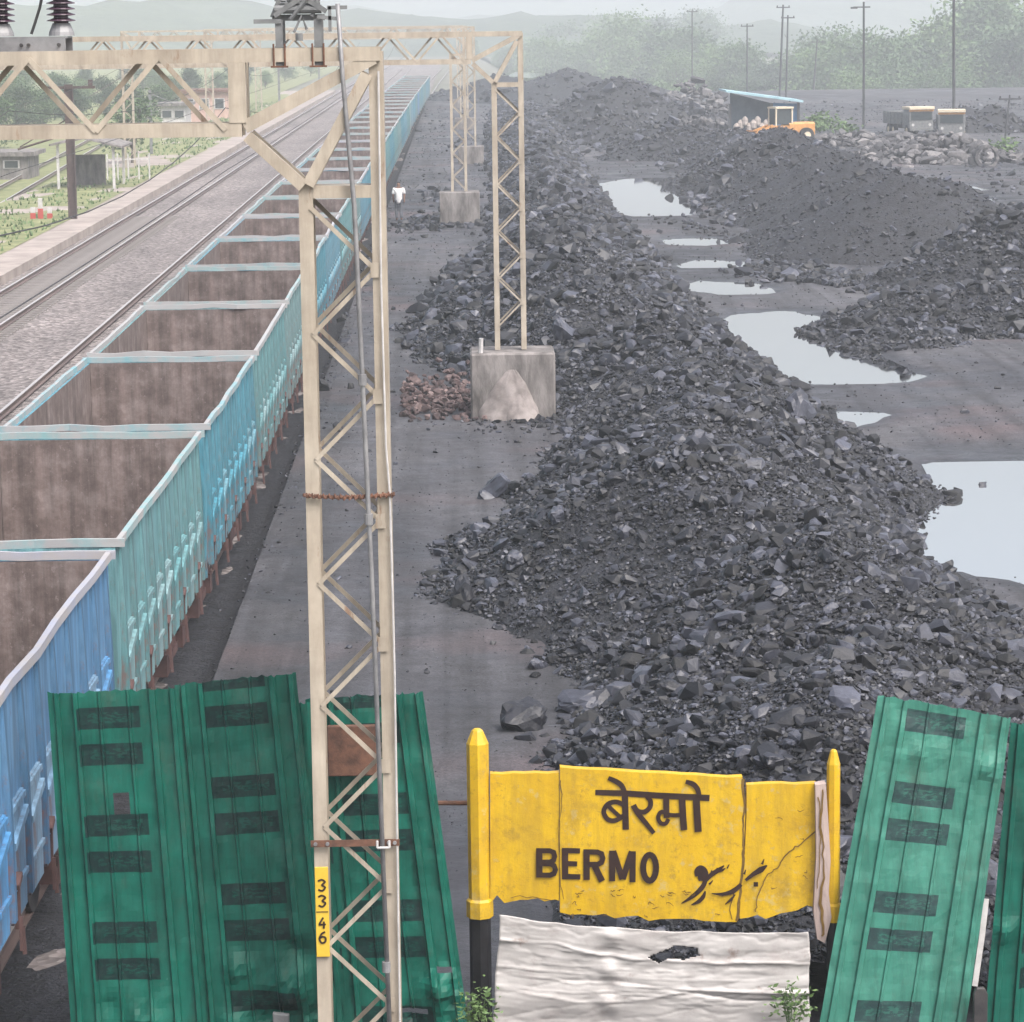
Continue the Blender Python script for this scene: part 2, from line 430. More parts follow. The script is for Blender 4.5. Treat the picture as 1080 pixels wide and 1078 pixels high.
def rock_mesh(name, pos, size, mat, seed=1, slab=(.38, .85), HULLS=HULLS):
    rr = np.random.default_rng(seed); pos = np.asarray(pos); size = np.asarray(size); n = len(pos)
    rot = lie_rot(n, rr); sc = np.stack([rr.uniform(.8, 1.45, n), rr.uniform(.6, 1.0, n), rr.uniform(*slab, n)], -1) * size[:, None]
    which = rr.integers(0, len(HULLS), n); V = []; T = []; off = 0
    for k, (tv, tf) in enumerate(HULLS):
        idx = np.where(which == k)[0]
        if not len(idx): continue
        v = np.einsum('nij,nvj->nvi', rot[idx], tv[None] * sc[idx][:, None, :]) + pos[idx][:, None, :]
        m = len(tv)
        t = tf[None] + (np.arange(len(idx)) * m)[:, None, None] + off
        V.append(v.reshape(-1, 3)); T.append(t.reshape(-1, 3)); off += len(idx) * m
    V = np.concatenate(V); T = np.concatenate(T)
    me = bpy.data.meshes.new(name)
    me.vertices.add(len(V)); me.vertices.foreach_set('co', V.ravel())
    me.loops.add(len(T) * 3); me.loops.foreach_set('vertex_index', T.ravel())
    me.polygons.add(len(T)); me.polygons.foreach_set('loop_start', np.arange(len(T)) * 3)
    me.polygons.foreach_set('loop_total', np.full(len(T), 3))
    me.update(calc_edges=True); me.validate(); me.materials.append(MT[mat])
    me.polygons.foreach_set('use_smooth', [False] * len(T))
    return me
def grid_mesh(name, xs, ys, hf, mat, smooth=True, keep=None):
    nx, ny = len(xs), len(ys); v = []
    for y in ys:
        for x in xs: v.append((x, y, hf(x, y)))
    f = []
    for j in range(ny - 1):
        for i in range(nx - 1):
            q = (j * nx + i, j * nx + i + 1, (j + 1) * nx + i + 1, (j + 1) * nx + i)
            if keep is None or keep(*[v[k] for k in q]): f.append(q)
    me = bpy.data.meshes.new(name); me.from_pydata(v, [], f); me.update()
    bm = bmesh.new(); bm.from_mesh(me)
    bmesh.ops.delete(bm, geom=[q for q in bm.verts if not q.link_faces], context='VERTS'); bm.to_mesh(me); bm.free()
    me.materials.append(MT[mat])
    if smooth: me.polygons.foreach_set('use_smooth', [True] * len(me.polygons))
    return me
def geo(a, b, step_near, growth):
    out = [a]
    while out[-1] < b: out.append(out[-1] + step_near * max(1.0, (out[-1] / a)) ** growth)
    return out

# ------------------------------------------------------------------ ground
YARD = 0.26
PUDDLE_PX = [
    [(628, 205), (645, 192), (690, 187), (715, 192), (728, 205), (722, 227), (680, 228), (655, 222)],
    [(718, 282), (740, 276), (790, 277), (796, 287), (770, 291), (725, 288)],
    [(725, 302), (745, 298), (800, 301), (806, 309), (770, 311), (740, 308)],
    [(757, 342), (790, 332), (830, 329), (860, 338), (900, 365), (930, 385), (965, 394), (945, 402), (915, 405), (860, 403), (840, 392), (800, 375)],
    [(975, 480), (1000, 475), (1080, 477), (1140, 480), (1140, 622), (1080, 606), (1020, 595), (968, 567), (985, 540), (1005, 515)],
    [(868, 437), (890, 438), (912, 440), (890, 450), (875, 447)],
    [(1008, 206), (1042, 207), (1040, 212), (1012, 212)],
    [(577, 126), (604, 126), (606, 133), (580, 133)],
    [(590, 112), (606, 113), (600, 119), (586, 118)],
    [(705, 253), (745, 251), (770, 254), (740, 259), (710, 257)],
    [(640, 166), (690, 164), (700, 169), (650, 171)],
    [(545, 76), (568, 78), (560, 82), (540, 80)],
    [(990, 197), (1020, 194), (1040, 200), (1010, 203)],
]
PUDDLES = [[G(x, y, .2) for x, y in p] for p in PUDDLE_PX]
PB = [(min(q.x for q in p) - 4, max(q.x for q in p) + 4, min(q.y for q in p) - 6, max(q.y for q in p) + 6) for p in PUDDLES]
def yard_h(x, y):
    base = YARD if y > 34 else 0.0 + YARD * max(0.0, min(1.0, (y - 27.5) / 6.5))
    n_ = 0.035 * fbm(x, y, .35, 5, 3.1) + 0.05 * fbm(x, y, .07, 3, 9.2)
    h = base + n_
    for p, b in zip(PUDDLES, PB):
        if b[0] < x < b[1] and b[2] < y < b[3]:
            d = pdist(p, x, y); d = -d if inside(p, x, y) else d
            d += .25 * fbm(x, y, .9, 4, 5.5) * (1 + b[2] / 150)
            if d > .35: h = max(h, .222)
            t = max(0.0, min(1.0, (d + .12) / 1.2))
            h = min(h, .15 + t * (h - .15)) if d < 1.4 else h
    return h

xs = [-900, -400, -200, -120, -80, -50, -30, -18, -10, 0, 5, 10, 15, 20, 40, 60, 90, 120, 200, 400, 900]
ys = [-40, 0, 40, 100, 200, 300, 380, 395, 410, 425, 440, 460, 480, 520, 600, 900, 1400, 2000, 2600]
def sstep(a, b, v): t = max(0.0, min(1.0, (v - a) / (b - a))); return t * t * (3 - 2 * t)
def land_h(x, y): return -0.25 - 9.0 * sstep(4, 22, x) * sstep(385, 480, y)      # the land falls away behind the yard
structure(link('ground', grid_mesh('ground', xs, ys, land_h, 'earth', False)))
xs = list(np.arange(-3.35, 20, .3)) + list(np.arange(20, 75, 1.2))
ys = geo(20, 380, .32, 1.0)
structure(link('coal_yard', grid_mesh('coal_yard', xs, ys, yard_h, 'yard')))
xs = list(np.arange(-17, -3.3, .45)) + [-3.36]
def ballast_h(x, y):
    near = min(abs(x + 14.58), abs(x + 9.76), abs(x + 5.1))
    return -.05 - .14 * max(0, near - 1.5) + .02 * fbm(x, y, 1.2, 3, 2.2)
structure(link('ballast_bed', grid_mesh('ballast_bed', xs, geo(18, 700, .6, 1.0), ballast_h, 'ballast')))
structure(link('coal_dust_strip', grid_mesh('coal_dust_strip', list(np.arange(-4.5, -3.3, .15)), geo(18, 330, .3, 1.0), lambda x, y: ballast_h(x, y) + .012 + .03 * fbm(x, y, 1.5, 3, 7.7) + (.12 if x > -3.5 else 0), 'coal_fine')))
m = MB(); m.box(-23.0, -16.45, 40, 420, -.2, .25)
structure(m.build('platform', 'platform'))
m = MB(); m.box(-16.448, -16.15, 40, 420, -.2, .27)
structure(m.build('platform_edge', 'platform'))
structure(link('grass_verge', grid_mesh('grass_verge', list(np.arange(-22.9, -17.6, .4)), geo(60, 400, .8, 1), lambda x, y: .27 + .04 * fbm(x, y, .8, 3, 1) - .1 * (fbm(x, y, .12, 3, 7) > .4), 'grass')))
structure(link('grass_field', grid_mesh('grass_field', list(np.arange(-120, -22.6, 3)), list(np.arange(60, 700, 8)), lambda x, y: -.12 + .05 * fbm(x, y, .1, 3, 4), 'grass')))
# grass tufts on the verge
def leaf_quads(mb, c, n, spread, size, up=.5):
    for _ in range(n):
        p = Vector(c) + Vector((random.gauss(0, spread[0]), random.gauss(0, spread[1]), random.gauss(0, spread[2])))
        a = Vector((random.gauss(0, 1), random.gauss(0, 1), random.gauss(0, up))).normalized()
        b = a.orthogonal().normalized(); b = Matrix.Rotation(random.uniform(0, 6.28), 3, a) @ b
        s_ = size * random.uniform(.6, 1.4)
        mb.add([p - a * s_, p + b * s_ * .45, p + a * s_, p - b * s_ * .45], [(0, 1, 2, 3)])
m = MB()
for _ in range(2600):
    y = 60 + 300 * random.random() ** 1.3; x = random.uniform(-22.8, -17.8)
    if fbm(x, y, .12, 3, 7) > .4: continue
    for k in range(3):
        a = random.uniform(0, 6.28); h = random.uniform(.08, .25)
        dx, dy = math.cos(a) * .05, math.sin(a) * .05
        m.add([(x - dy, y + dx, .26), (x + dy, y - dx, .26), (x + dx * 2, y + dy * 2, .26 + h)], [(0, 1, 2)])
tag(m.build('grass', 'leaf_pale'), 'short green grass growing along the island platform verge', 'grass', None, 'stuff')
for p, px in zip(PUDDLES, PUDDLE_PX):
    c = sum(p, Vector()) / len(p); m = MB()
    far = c.y / 100
    ring = [c + (q - c) * (1.0 + (1.2 + .5 * far) / max(.8, (q - c).length)) for q in p]
    m.add([(q.x, q.y, .2) for q in ring], [tuple(range(len(ring)))])
    structure(m.build('puddle', 'water'))
def hill(name, Y, x0, x1, hfun, depth, seed):
    xs = list(np.linspace(x0, x1, 110)); ys = [Y + depth * t for t in np.linspace(0, 1, 14)]
    def hf(x, y):
        t = (y - Y) / depth; s_ = math.sin(math.pi * min(1, t * .55 + .0)) if t < 1 else 0
        return -.4 + hfun(x) * s_ * (1 + .25 * fbm(x, y, .02, 5, seed)) + 2.0 * fbm(x, y, .09, 4, seed) * s_
    structure(link(name, grid_mesh(name, xs, ys, hf, 'hill')))
hill('hill', 1500, -450, 750, lambda x: 15 + 9 * fbm(x, 0, .008, 3, 4.0) + (7 if x > 150 else 0), 250, 1.7)
hill('hill', 2000, -700, 1000, lambda x: 28 + 10 * fbm(x, 0, .005, 3, 8.0), 400, 5.7)

# ------------------------------------------------------------------ railway tracks
hill('hill', 880, -340, 330, lambda x: 14 + 6 * fbm(x, 0, .014, 4, 2.0) - 10 * max(0.0, min(1.0, (x - 20) / 60)), 220, 3.3)
def rail_prof(): return [(-.07, 0), (.07, 0), (.07, .02), (.012, .045), (.012, .115), (.036, .125), (.036, .16), (-.036, .16), (-.036, .125), (-.012, .115), (-.012, .045), (-.07, .02)]
def track(xf, y0, y1, label, sleepers=0, step=8.0, rails=(-1, 1)):
    t = empty('railway_track', (xf(y0), y0, 0), label, 'railway track', 'railway tracks beside the platform')
    ys = np.arange(y0, y1 + .1, step)
    for s_ in rails:
        m = MB(); pr = rail_prof(); n = len(pr)
        for y in ys:
            for px, pz in pr: m.v.append((xf(y) + s_ * .86 + px - xf(y0), y - y0, pz - .0))
        for j in range(len(ys) - 1):
            for i in range(n):
                m.f.append((j * n + i, j * n + (i + 1) % n, (j + 1) * n + (i + 1) % n, (j + 1) * n + i)); m.mi.append(0)
        m.build('rail', 'rail', t)
    if sleepers:
        m = MB(); m.box(-1.35, 1.35, -.12, .12, -.12, -.005); me = m.mesh('sleeper', 'sleeper'); first = True
        for k in range(sleepers):
            y = 84 + k * .65
            link('sleeper', me, t, (xf(y) - xf(y0), y - y0, 0))
    return t
def train_x(Y): return -5.03 - .40 * max(0.0, (52 - Y) / 26) ** 1.3 + .75 * max(0.0, (Y - 90) / 256) ** 2
track(lambda y: -14.58, 60, 620, 'railway track alongside the grassy platform edge', 100)
track(lambda y: -9.76, 60, 620, 'empty railway track between the platform track and the train', 0)
track(train_x, 20, 620, 'railway track carrying the long row of open wagons', 0)
track(lambda y: -23.2 - .048 * (y - 140), 120, 420, 'railway track on the far side of the island platform, curving off', 0)

# ------------------------------------------------------------------ open wagons
L, PITCH, W2, ZF, ZT = 9.35, 10.05, 1.5, 1.22, 3.2
def top_rail_mesh(seed):
    rr = random.Random(seed); m = MB()
    def run(p, q, n):
        pts = []
        for i in range(n + 1):
            t = i / n; v = Vector(p).lerp(Vector(q), t); e = math.sin(math.pi * t)
            v += Vector((rr.gauss(0, .012), rr.gauss(0, .02), rr.gauss(0, .016))) * e
            pts.append(v)
        for a, b in zip(pts, pts[1:]): m.bar(a, b + (b - a).normalized() * .01, .06, .09, (0, 0, 1))
    x, y = W2 - .06, L / 2 - .05
    run((-x, -y, ZT), (-x, y, ZT), 7); run((x, -y, ZT), (x, y, ZT), 7)
    run((-x - .06, -y, ZT + .004), (x + .06, -y, ZT + .004), 6); run((-x - .06, y, ZT + .004), (x + .06, y, ZT + .004), 6)
    return m.mesh('top_rail', 'coping')
def side_wall(s_):
    m = MB(); xi, xo = 1.37, 1.41
    a, b = sorted((s_ * xi, s_ * xo))
    m.box(a, b, -L / 2 + .02, L / 2 - .02, ZF, ZT - .05, 0)
    me = m.mesh('side_wall', ['paint', 'inner'])
    for p in me.polygons:
        if p.normal.x * s_ < -.5: p.material_index = 1
    return me
def end_wall(s_):
    m = MB(); y = s_ * (L / 2 - .06)
    m.box(-1.365, 1.365, y - .03, y + .03, ZF, ZT - .05, 0)
    for z in (1.7, 2.2, 2.7): m.box(-1.3, 1.3, *sorted((y + s_ * .03, y + s_ * .11)), z - .06, z + .06, 0)
    for x in (-1.32, 1.32): m.box(x - .09, x + .09, *sorted((y + s_ * .03, y + s_ * .13)), ZF - .2, ZT - .06, 0)
    me = m.mesh('end_wall', ['paint', 'inner'])
    for p in me.polygons:
        if p.normal.y * s_ < -.5 and abs(p.center.y - (y - s_ * .03)) < .01: p.material_index = 1
    return me
def stanchion():
    m = MB()     # hat section tapering out at the foot
    for z0, z1, d0, d1, w in ((ZF - .05, 2.2, .075, .068, .11), (2.2, ZT - .06, .068, .03, .10)):
        m.add([(0, -w / 2 - .03, z0), (d0, -w / 2, z0), (d0, w / 2, z0), (0, w / 2 + .03, z0),
               (0, -w / 2 - .03, z1), (d1, -w / 2, z1), (d1, w / 2, z1), (0, w / 2 + .03, z1)],
              [(0, 3, 2, 1), (4, 5, 6, 7), (0, 1, 5, 4), (1, 2, 6, 5), (2, 3, 7, 6)])
    return m.mesh('stanchion', 'paint')
def door_mesh(w):
    m = MB(); m.box(0, .03, -w / 2, w / 2, ZF - .12, 2.16)
    m.bar((.04, -w / 2 + .02, 1.42), (.04, w / 2 - .02, 1.42), .05, .035, (1, 0, 0))
    m.bar((.045, -w / 2 + .02, 1.80), (.05, w / 2 - .02, 1.98), .07, .05, (1, 0, 0))
    m.bar((.04, -w / 2 + .02, 2.12), (.04, w / 2 - .02, 2.12), .05, .03, (1, 0, 0))
    return m.mesh('side_door', 'paint')
def latch_mesh():
    m = MB(); m.bar((.05, 0, 1.05), (.05, .02, 1.5), .05, .04); m.bar((.06, -.1, 1.45), (.06, .1, 1.52), .06, .05)
    m.bar((.1, .0, .82), (.08, .05, 1.06), .035, .035); m.bar((.10, -.16, .9), (.10, -.13, 1.2), .03, .03)
    return m.mesh('latch', 'redbrown')
def underframe_mesh():
    m = MB(); m.box(-1.36, 1.36, -L / 2, L / 2, ZF - .06, ZF - .004)
    for s_ in (-1, 1): m.box(*sorted((s_ * 1.12, s_ * 1.3)), -L / 2 + .02, L / 2 - .02, .93, ZF - .06)
    m.box(-.25, .25, -L / 2 - .0, L / 2 + .0, .75, 1.15)
    for y in (-2.2, -.4, 1.4): m.box(-1.1, 1.1, y - .1, y + .1, .9, 1.16)
    m.tube([(.6, -.9, .8), (.6, .9, .8)], .2, 10)
    return m.mesh('underframe', 'redbrown')
def wheelset():
    m = MB(); m.tube([(-.92, 0, .46), (.92, 0, .46)], .08, 8)
    for s_ in (-1, 1):
        x = s_ * .86
        m.tube([(x - .07, 0, .46), (x + .07, 0, .46)], .46, 20)
        m.tube([(x - s_ * .1, 0, .46), (x - s_ * .07, 0, .46)], .49, 20)
    return m.mesh('wheelset', 'black_iron')
def bogie_frame():
    m = MB()
    for s_ in (-1, 1):
        x = s_ * 1.1
        m.bar((x, -1.15, .55), (x, -.45, .80), .2, .16, (1, 0, 0)); m.bar((x, .45, .80), (x, 1.15, .55), .2, .16, (1, 0, 0))
        m.bar((x, -.5, .80), (x, .5, .80), .22, .17, (1, 0, 0)); m.bar((x, -.5, .42), (x, .5, .42), .12, .15, (1, 0, 0))
        for y in (-1.0, 1.0): m.box(x - .11, x + .11, y - .17, y + .17, .32, .62)
        for y in (-.2, 0, .2): m.tube([(x, y, .48), (x, y, .72)], .08, 8)
    m.box(-1.1, 1.1, -.2, .2, .55, .9)
    return m.mesh('bogie', 'redbrown')
def coupler_mesh(s_):
    m = MB(); y0, y1 = s_ * (L / 2), s_ * (PITCH / 2 - .03)
    m.box(-.09, .09, *sorted((y0, y1)), .92, 1.14); m.box(-.2, .2, *sorted((y1 - s_ * .16, y1)), .88, 1.18)
    return m.mesh('coupler', 'black_iron')
ME = dict(sw=[side_wall(1), side_wall(-1)], ew=[end_wall(1), end_wall(-1)], st=stanchion(), lt=latch_mesh(), uf=underframe_mesh(), ws=wheelset(), bf=bogie_frame(), cp=[coupler_mesh(1), coupler_mesh(-1)], tr=[top_rail_mesh(k) for k in range(6)])
NST = 10
sty = [(-L / 2 + .30) + k * (L - .6) / (NST - 1) for k in range(NST)]
ME['door'] = door_mesh(sty[1] - sty[0] - .22)
mfl = MB(); mfl.box(-1.36, 1.36, -L / 2 + .1, L / 2 - .1, ZF, ZF + .03); ME['floor'] = mfl.mesh('floor', 'inner')
def body_mesh():   # far wagons: the tub in one piece
    bmj = bmesh.new()
    for me in ME['sw'] + ME['ew']: bmj.from_mesh(me)
    me = bpy.data.meshes.new('body'); bmj.to_mesh(me); bmj.free()
    me.materials.append(MT['paint']); me.materials.append(MT['inner']); return me
ME['body'] = body_mesh()
PAL = {'blue': (.035, .19, .42), 'sky': (.075, .27, .39), 'teal': (.085, .27, .30), 'cyan': (.018, .235, .34), 'grey': (.14, .275, .295)}
SEQ = ['blue', 'teal', 'cyan', 'teal', 'grey', 'cyan', 'sky', 'teal', 'grey', 'sky', 'cyan', 'teal']
LBL = ['blue open wagon nearest the station sign, its foot hidden by green sheets',
       'pale teal open wagon directly behind the nearest blue one',
       'bright cyan open wagon third from the station sign, pink dusty rim',
       'weathered teal open wagon fourth from the station sign',
       'greyish teal open wagon fifth from the station sign, beside the cream tower',
       'cyan open wagon sixth from the station sign, seen past the cream tower',
       'light blue open wagon seventh from the station sign',
       'teal open wagon eighth from the station sign',
       'greyish teal open wagon ninth from the station sign']
for k in range(32):
    Y = 28.75 + PITCH * k; x = train_x(Y); rz = math.atan2(train_x(Y - 4) - train_x(Y + 4), 8)
    lab = LBL[k] if k < len(LBL) else 'empty open freight wagon far down the long train, fading into haze'
    t = empty('open_wagon', (x, Y, 0), lab, 'freight wagon', 'open wagons of the long freight train', rz)
    colr = PAL[SEQ[k % len(SEQ)]]; parts = []
    top = link('top_rail', ME['tr'][k % 6], t); top.color = (*[.35 * c + .65 * d for c, d in zip(colr, (.20, .37, .39) if k % 3 else (.42, .37, .38))], 1)
    if k < 9:
        for me in ME['sw']: parts.append(link('side_wall', me, t))
        for me in ME['ew']: parts.append(link('end_wall', me, t))
        link('floor', ME['floor'], t)
        for y in sty: parts.append(link('stanchion', ME['st'], t, (1.41, y, 0)))
        for i in range(NST - 1):
            d = link('side_door', ME['door'], t, (1.412, (sty[i] + sty[i + 1]) / 2, 0)); parts.append(d)
            if i % 2 == 0: link('latch', ME['lt'], d, (0, -.3, 0))
        link('underframe', ME['uf'], t)
        for by in (-2.95, 2.95):
            b = link('bogie', ME['bf'], t, (0, by, 0))
            for wy in (-1.0, 1.0): link('wheelset', ME['ws'], b, (0, wy, 0))
        for me in ME['cp']: link('coupler', me, t)
    else:
        parts.append(link('body', ME['body'], t)); link('floor', ME['floor'], t); link('underframe', ME['uf'], t)
        for by in (-2.95, 2.95):
            if k < 16: link('bogie', ME['bf'], t, (0, by, 0))
            link('wheelset', ME['ws'], t, (0, by, 0))
        if k < 20:
            for y in sty: parts.append(link('stanchion', ME['st'], t, (1.41, y, 0)))
    for i, p in enumerate(parts):
        rj = random.Random(k * 50 + i); j = rj.uniform(.85, 1.1); q = .15
        if p.name.startswith('stanchion'): j *= .60; q = 0.0  # stanchion colour darkened, shade of their sides put into the paint
        elif p.name.startswith('side_door'): q = rj.uniform(.05, .6)
        elif p.name.startswith('side_wall'): j = .9; q = .12
        p.color = (*[min(1, c * j * (1 - q) + d * q) for c, d in zip(colr, (.30, .375, .40))], 1)

# ------------------------------------------------------------------ lattice portals over the tracks
def portal(xr, xl, Y, label, z0=.0, footing=None, boom=True, left_upright=True):
    t = empty('lattice_portal', (xr, Y, 0), label, 'lattice portal', 'cream lattice portals that carry the overhead wires')
    wd, lw, dp, th = .70, .115, .34, .014
    zb, zt, zs = 8.03, 8.62, 7.52
    def leg(x0, x1, za, zb_, web_left):
        m = MB(); xw = x0 if web_left else x1 - th
        m.box(xw, xw + th, -dp / 2 + th, dp / 2 - th, za, zb_)
        m.box(x0, x1, -dp / 2, -dp / 2 + th, za, zb_); m.box(x0, x1, dp / 2 - th, dp / 2, za, zb_)
        m.build('upright_leg', 'cream', t)
    def upright(xo, inner_left, zbase):
        # inner_left: the leg towards the tracks is on the left
        xa, xb = xo - wd, xo
        if inner_left: leg(xa, xa + lw, zbase, zs + .06, True); leg(xb - lw, xb, zbase, zt + .02, False)
        else: leg(xa, xa + lw, zbase, zt + .02, True); leg(xb - lw, xb, zbase, zs + .06, False)
        for yy, o in ((-dp / 2 - .006, 0), (dp / 2 + .006, -.05)):
            m = MB(); z = zs - .12; s_ = 1 if inner_left else -1; step = .515
            while z - step > zbase + .05:
                p = (xa + lw * .8, yy, z - o if s_ > 0 else z - step - o); q = (xb - lw * .8, yy, z - step - o if s_ > 0 else z - o)
                e_ = .0012 if s_ > 0 else -.0012; p = (p[0], p[1] + e_, p[2]); q = (q[0], q[1] + e_, q[2])
                m.bar(p, q, .036, .01)
                for g_ in ((q,) if s_ > 0 else ()): m.box(g_[0] - .04, g_[0] + .04, *sorted((yy + (.0085 if yy > 0 else -.0085), yy + (.014 if yy > 0 else -.014))), g_[2] - .06, g_[2] + .06)
                z -= step; s_ = -s_
            m.build('upright_lacing', 'cream', t)
        m = MB(); m.box(xa + lw + .001, xb - lw - .001, -dp / 2 - .004, dp / 2 + .004, zs - .05, zs + .05); m.build('cross_strut', 'cream', t)
    upright(0, True, z0)
    if boom:
        xe = -1.14 if True else 0; LL = xl - xr
        for nm, z in (('boom_bottom_chord', zb), ('boom_top_chord', zt)):
            m = MB(); x1 = xe if z == zb else -.02; x0 = LL - (0 if z == zt else -1.14)
            for yy in (-dp / 2, dp / 2):
                m.box(x0, x1, yy - .05, yy + .05, z - .055, z + .055)
            m.build(nm, 'cream', t)
        for yy, o in ((-dp / 2 - .056, 0), (dp / 2 + .056, .15)):
            m = MB(); x = xe - .13; s_ = 1; step = .52
            while x - step > LL + 1.14:
                a, b = (zt, zb) if s_ > 0 else (zb, zt)
                e_ = .0012 if s_ > 0 else -.0012; m.bar((x - o, yy + e_, b), (x - step - o, yy + e_, a), .042, .01)
                x -= step; s_ = -s_
            m.build('boom_lacing', 'cream', t)
        for xo, s_ in ((0, -1), (LL, 1)):
            if s_ > 0 and not left_upright: continue
            m = MB()
            for yy in (-dp / 2, dp / 2):
                m.bar((xo + s_ * 1.12, yy - .003, zb + .02), (xo + s_ * .07, yy - .003, zt - .03), .105, .085)     # haunch
                m.bar((xo + s_ * 1.10, yy, zb - .05), (xo + s_ * .66, yy, zs + .05), .095, .085)     # knee
                m.bar((xo + s_ * .62, yy - .002, zs + .06), (xo + s_ * .13, yy - .002, zt - .16), .095, .085)
                m.box(*sorted((xo + s_ * 1.10, xo + s_ * 1.24)), yy - .056, yy + .056, zb + .056, zt - .056)
            m.build('knee_brace', 'cream', t)
        if left_upright: upright(LL + wd, False, .25)
    if footing:
        fw, fd, fh = footing; m = MB(); m.box(-.35 - fw / 2, -.35 + fw / 2, -fd / 2, fd / 2, -.1, fh)
        f = m.build('footing', 'conc', t, bevel=.03)
    return t
p1 = portal(-.585, -17.6, 25.4, 'nearest cream lattice portal, its tower in front of the green sheets', 0.0, (1.3, 1.3, .12))
p2 = portal(1.47, -18.2, 68.6, 'second cream lattice portal, standing on a stained concrete block in the coal', 1.72, None)
p3 = portal(.42, -8, 135.75, 'lone cream lattice tower on a concrete block, halfway down the yard', 1.62, (1.75, 1.5, 1.65), boom=False)
p4 = portal(1.2, -20.6, 194, 'cream lattice portal spanning all tracks beyond the walking person', 1.3, (1.6, 1.5, 1.35))
p5 = portal(1.0, -20.6, 258, 'hazy lattice portal, second beyond the walking person', 1.1, (1.6, 1.5, 1.2))
p6 = portal(.8, -20.6, 322, 'faint lattice portal at the far end of the train', 1.1, (1.6, 1.5, 1.2))
# block under the second portal with the spilled concrete tongue
c0, c1 = G(497, 446, .2), G(587, 446, .2)
m = MB(); m.box(c0.x - 1.47, c1.x - 1.47, -.75, .85, -.1, 1.7)
blk = m.build('footing', 'conc', p2, bevel=.04)
def tongue(cx, w0, h, bulge, seed):
    m = MB(); NR, NC = 18, 22
    for j in range(NR + 1):
        z = h * j / NR; t = j / NR; wz = w0 * (1 - t ** 1.3) ** .8 * (1 + .12 * fbm(0, t * 3, 1, 3, seed)) + .08
        for i in range(NC + 1):
            u = i / NC * 2 - 1
            m.v.append((cx + .12 * t * math.sin(seed) + u * wz, -.74 - bulge * (1 - u * u) ** .7 * (1.05 - t) - .04 * fbm(u * 3, t * 4, 1, 3, seed), z - .06))
    for j in range(NR):
        for i in range(NC): k = j * (NC + 1) + i; m.f.append((k, k + 1, k + NC + 2, k + NC + 1)); m.mi.append(0)
    return m
tongue(-.45, .62, 1.25, .42, 1.0).build('concrete_spill', 'conc_spill', p2, (0, 0, .15), smooth=True)
tongue(-.18, .44, .95, .62, 4.0).build('concrete_spill', 'conc_spill', p2, (0, 0, .15), smooth=True)
m = MB(); m.tube([(0, 0, 0), (.01, 0, .32)], .05, 8)
tag(m.build('concrete_stub', 'white', None, (p2.location.x - 1.02, 68.0, 1.70)), 'short white stub standing on the stained concrete block', 'marker')

# fittings on the nearest portal
Yp = 25.4
m = MB(); n = Vector((0, 0, 0))
def insulator(loc, label):
    t = empty('insulator', loc, label, 'insulator', 'brown post insulators on the nearest boom')
    m = MB(); prof = [(.065, 0)]
    for k in range(17):
        z = .02 + k * .046
        prof += [(.058, z), (.118, z + .008), (.112, z + .016), (.06, z + .032)]
    prof.append((.06, .83)); m.lathe(prof, (0, 0, .09), 20); m.build('shed_stack', 'porcelain', t, smooth=False)
    m = MB(); m.lathe([(.105, 0), (.10, .03), (.07, .10)], (0, 0, 0), 16); m.build('metal_cap', 'galv', t)
    return t
br = empty('insulator_bracket', (-3.42, Yp - .02, 8.675), 'grey channel bracket bolted across the nearest boom under the insulators', 'bracket', None, R(-9))
m = MB(); m.box(-.36, .32, -.11, .11, .10, .115); m.box(-.36, .32, -.11, -.098, .0, .10); m.box(-.36, .32, .098, .11, .0, .10); m.build('channel', 'galv', br)
m = MB()
for x in (-.04, .02, -.3, .27):
    m.tube([(x, -.135, .05), (x, -.111, .05)], .014, 8)
m.box(-.14, .06, -.12, .12, -.015, 0.0); m.build('bolt_plate', 'black_iron', br)
insulator((-3.655, Yp + .0, 8.795), 'brown ribbed insulator at the left frame edge on the boom')
insulator((-3.165, Yp - .04, 8.795), 'brown ribbed insulator above the right end of its grey bracket')
m = MB(); pts = [D(33, 36, Yp), D(37, 24, Yp), D(42, 8, Yp), D(46, -12, Yp), D(49, -40, Yp)]
m.tube(pts, .012, 8); tag(m.build('jumper_cable', 'wire'), 'short black cable rising between the two brown insulators', 'cable')
# isolator mechanism
mo = empty('isolator_mechanism', (-1.27, Yp, 8.68), 'tangled grey switch mechanism bolted on top of the nearest boom', 'switch gear')
m = MB()
for x in (-.14, .17):
    m.box(x - .03, x + .03, -.2, -.18, -.16, .22); m.box(x - .03, x + .03, .18, .2, -.16, .22)
    m.box(x - .035, x + .035, -.22, .22, -.012 + .01, .01); m.build('support_plate', 'steel_grey', mo); m = MB()

m = MB(); m.box(-.34, -.12, -.215, -.203, .19, .225); m.box(-.2, .22, -.06, .06, .21, .26); m.tube([(-.18, -.1, .3), (.2, -.1, .3)], .035, 10)
m.tube([(-.15, .08, .33), (.18, .08, .36)], .028, 8); m.bar((-.18, -.12, .25), (.02, -.12, .38), .04, .03); m.bar((.05, -.12, .4), (.24, -.12, .28), .04, .03)
m.tube([(-.02, -.16, .12), (.04, -.13, .25), (.08, -.12, .14)], .012, 6); m.tube([(.02, -.18, .05), (.02, -.18, .11)], .03, 10)
for a, b in (((-.2, -.08, .24), (-.12, -.1, .42)), ((.12, -.1, .24), (.2, -.05, .44)), ((-.05, -.14, .22), (.1, -.14, .4)), ((.0, .0, .3), (-.14, .02, .45))): m.tube([a, b], .018, 6)
for x in (-.13, .0, .13): m.lathe([(.03, 0), (.055, .01), (.03, .03), (.055, .04), (.03, .06)], (x, -.02, .36), 10)
m.build('lever_linkage', 'steel_grey', mo)
m = MB()
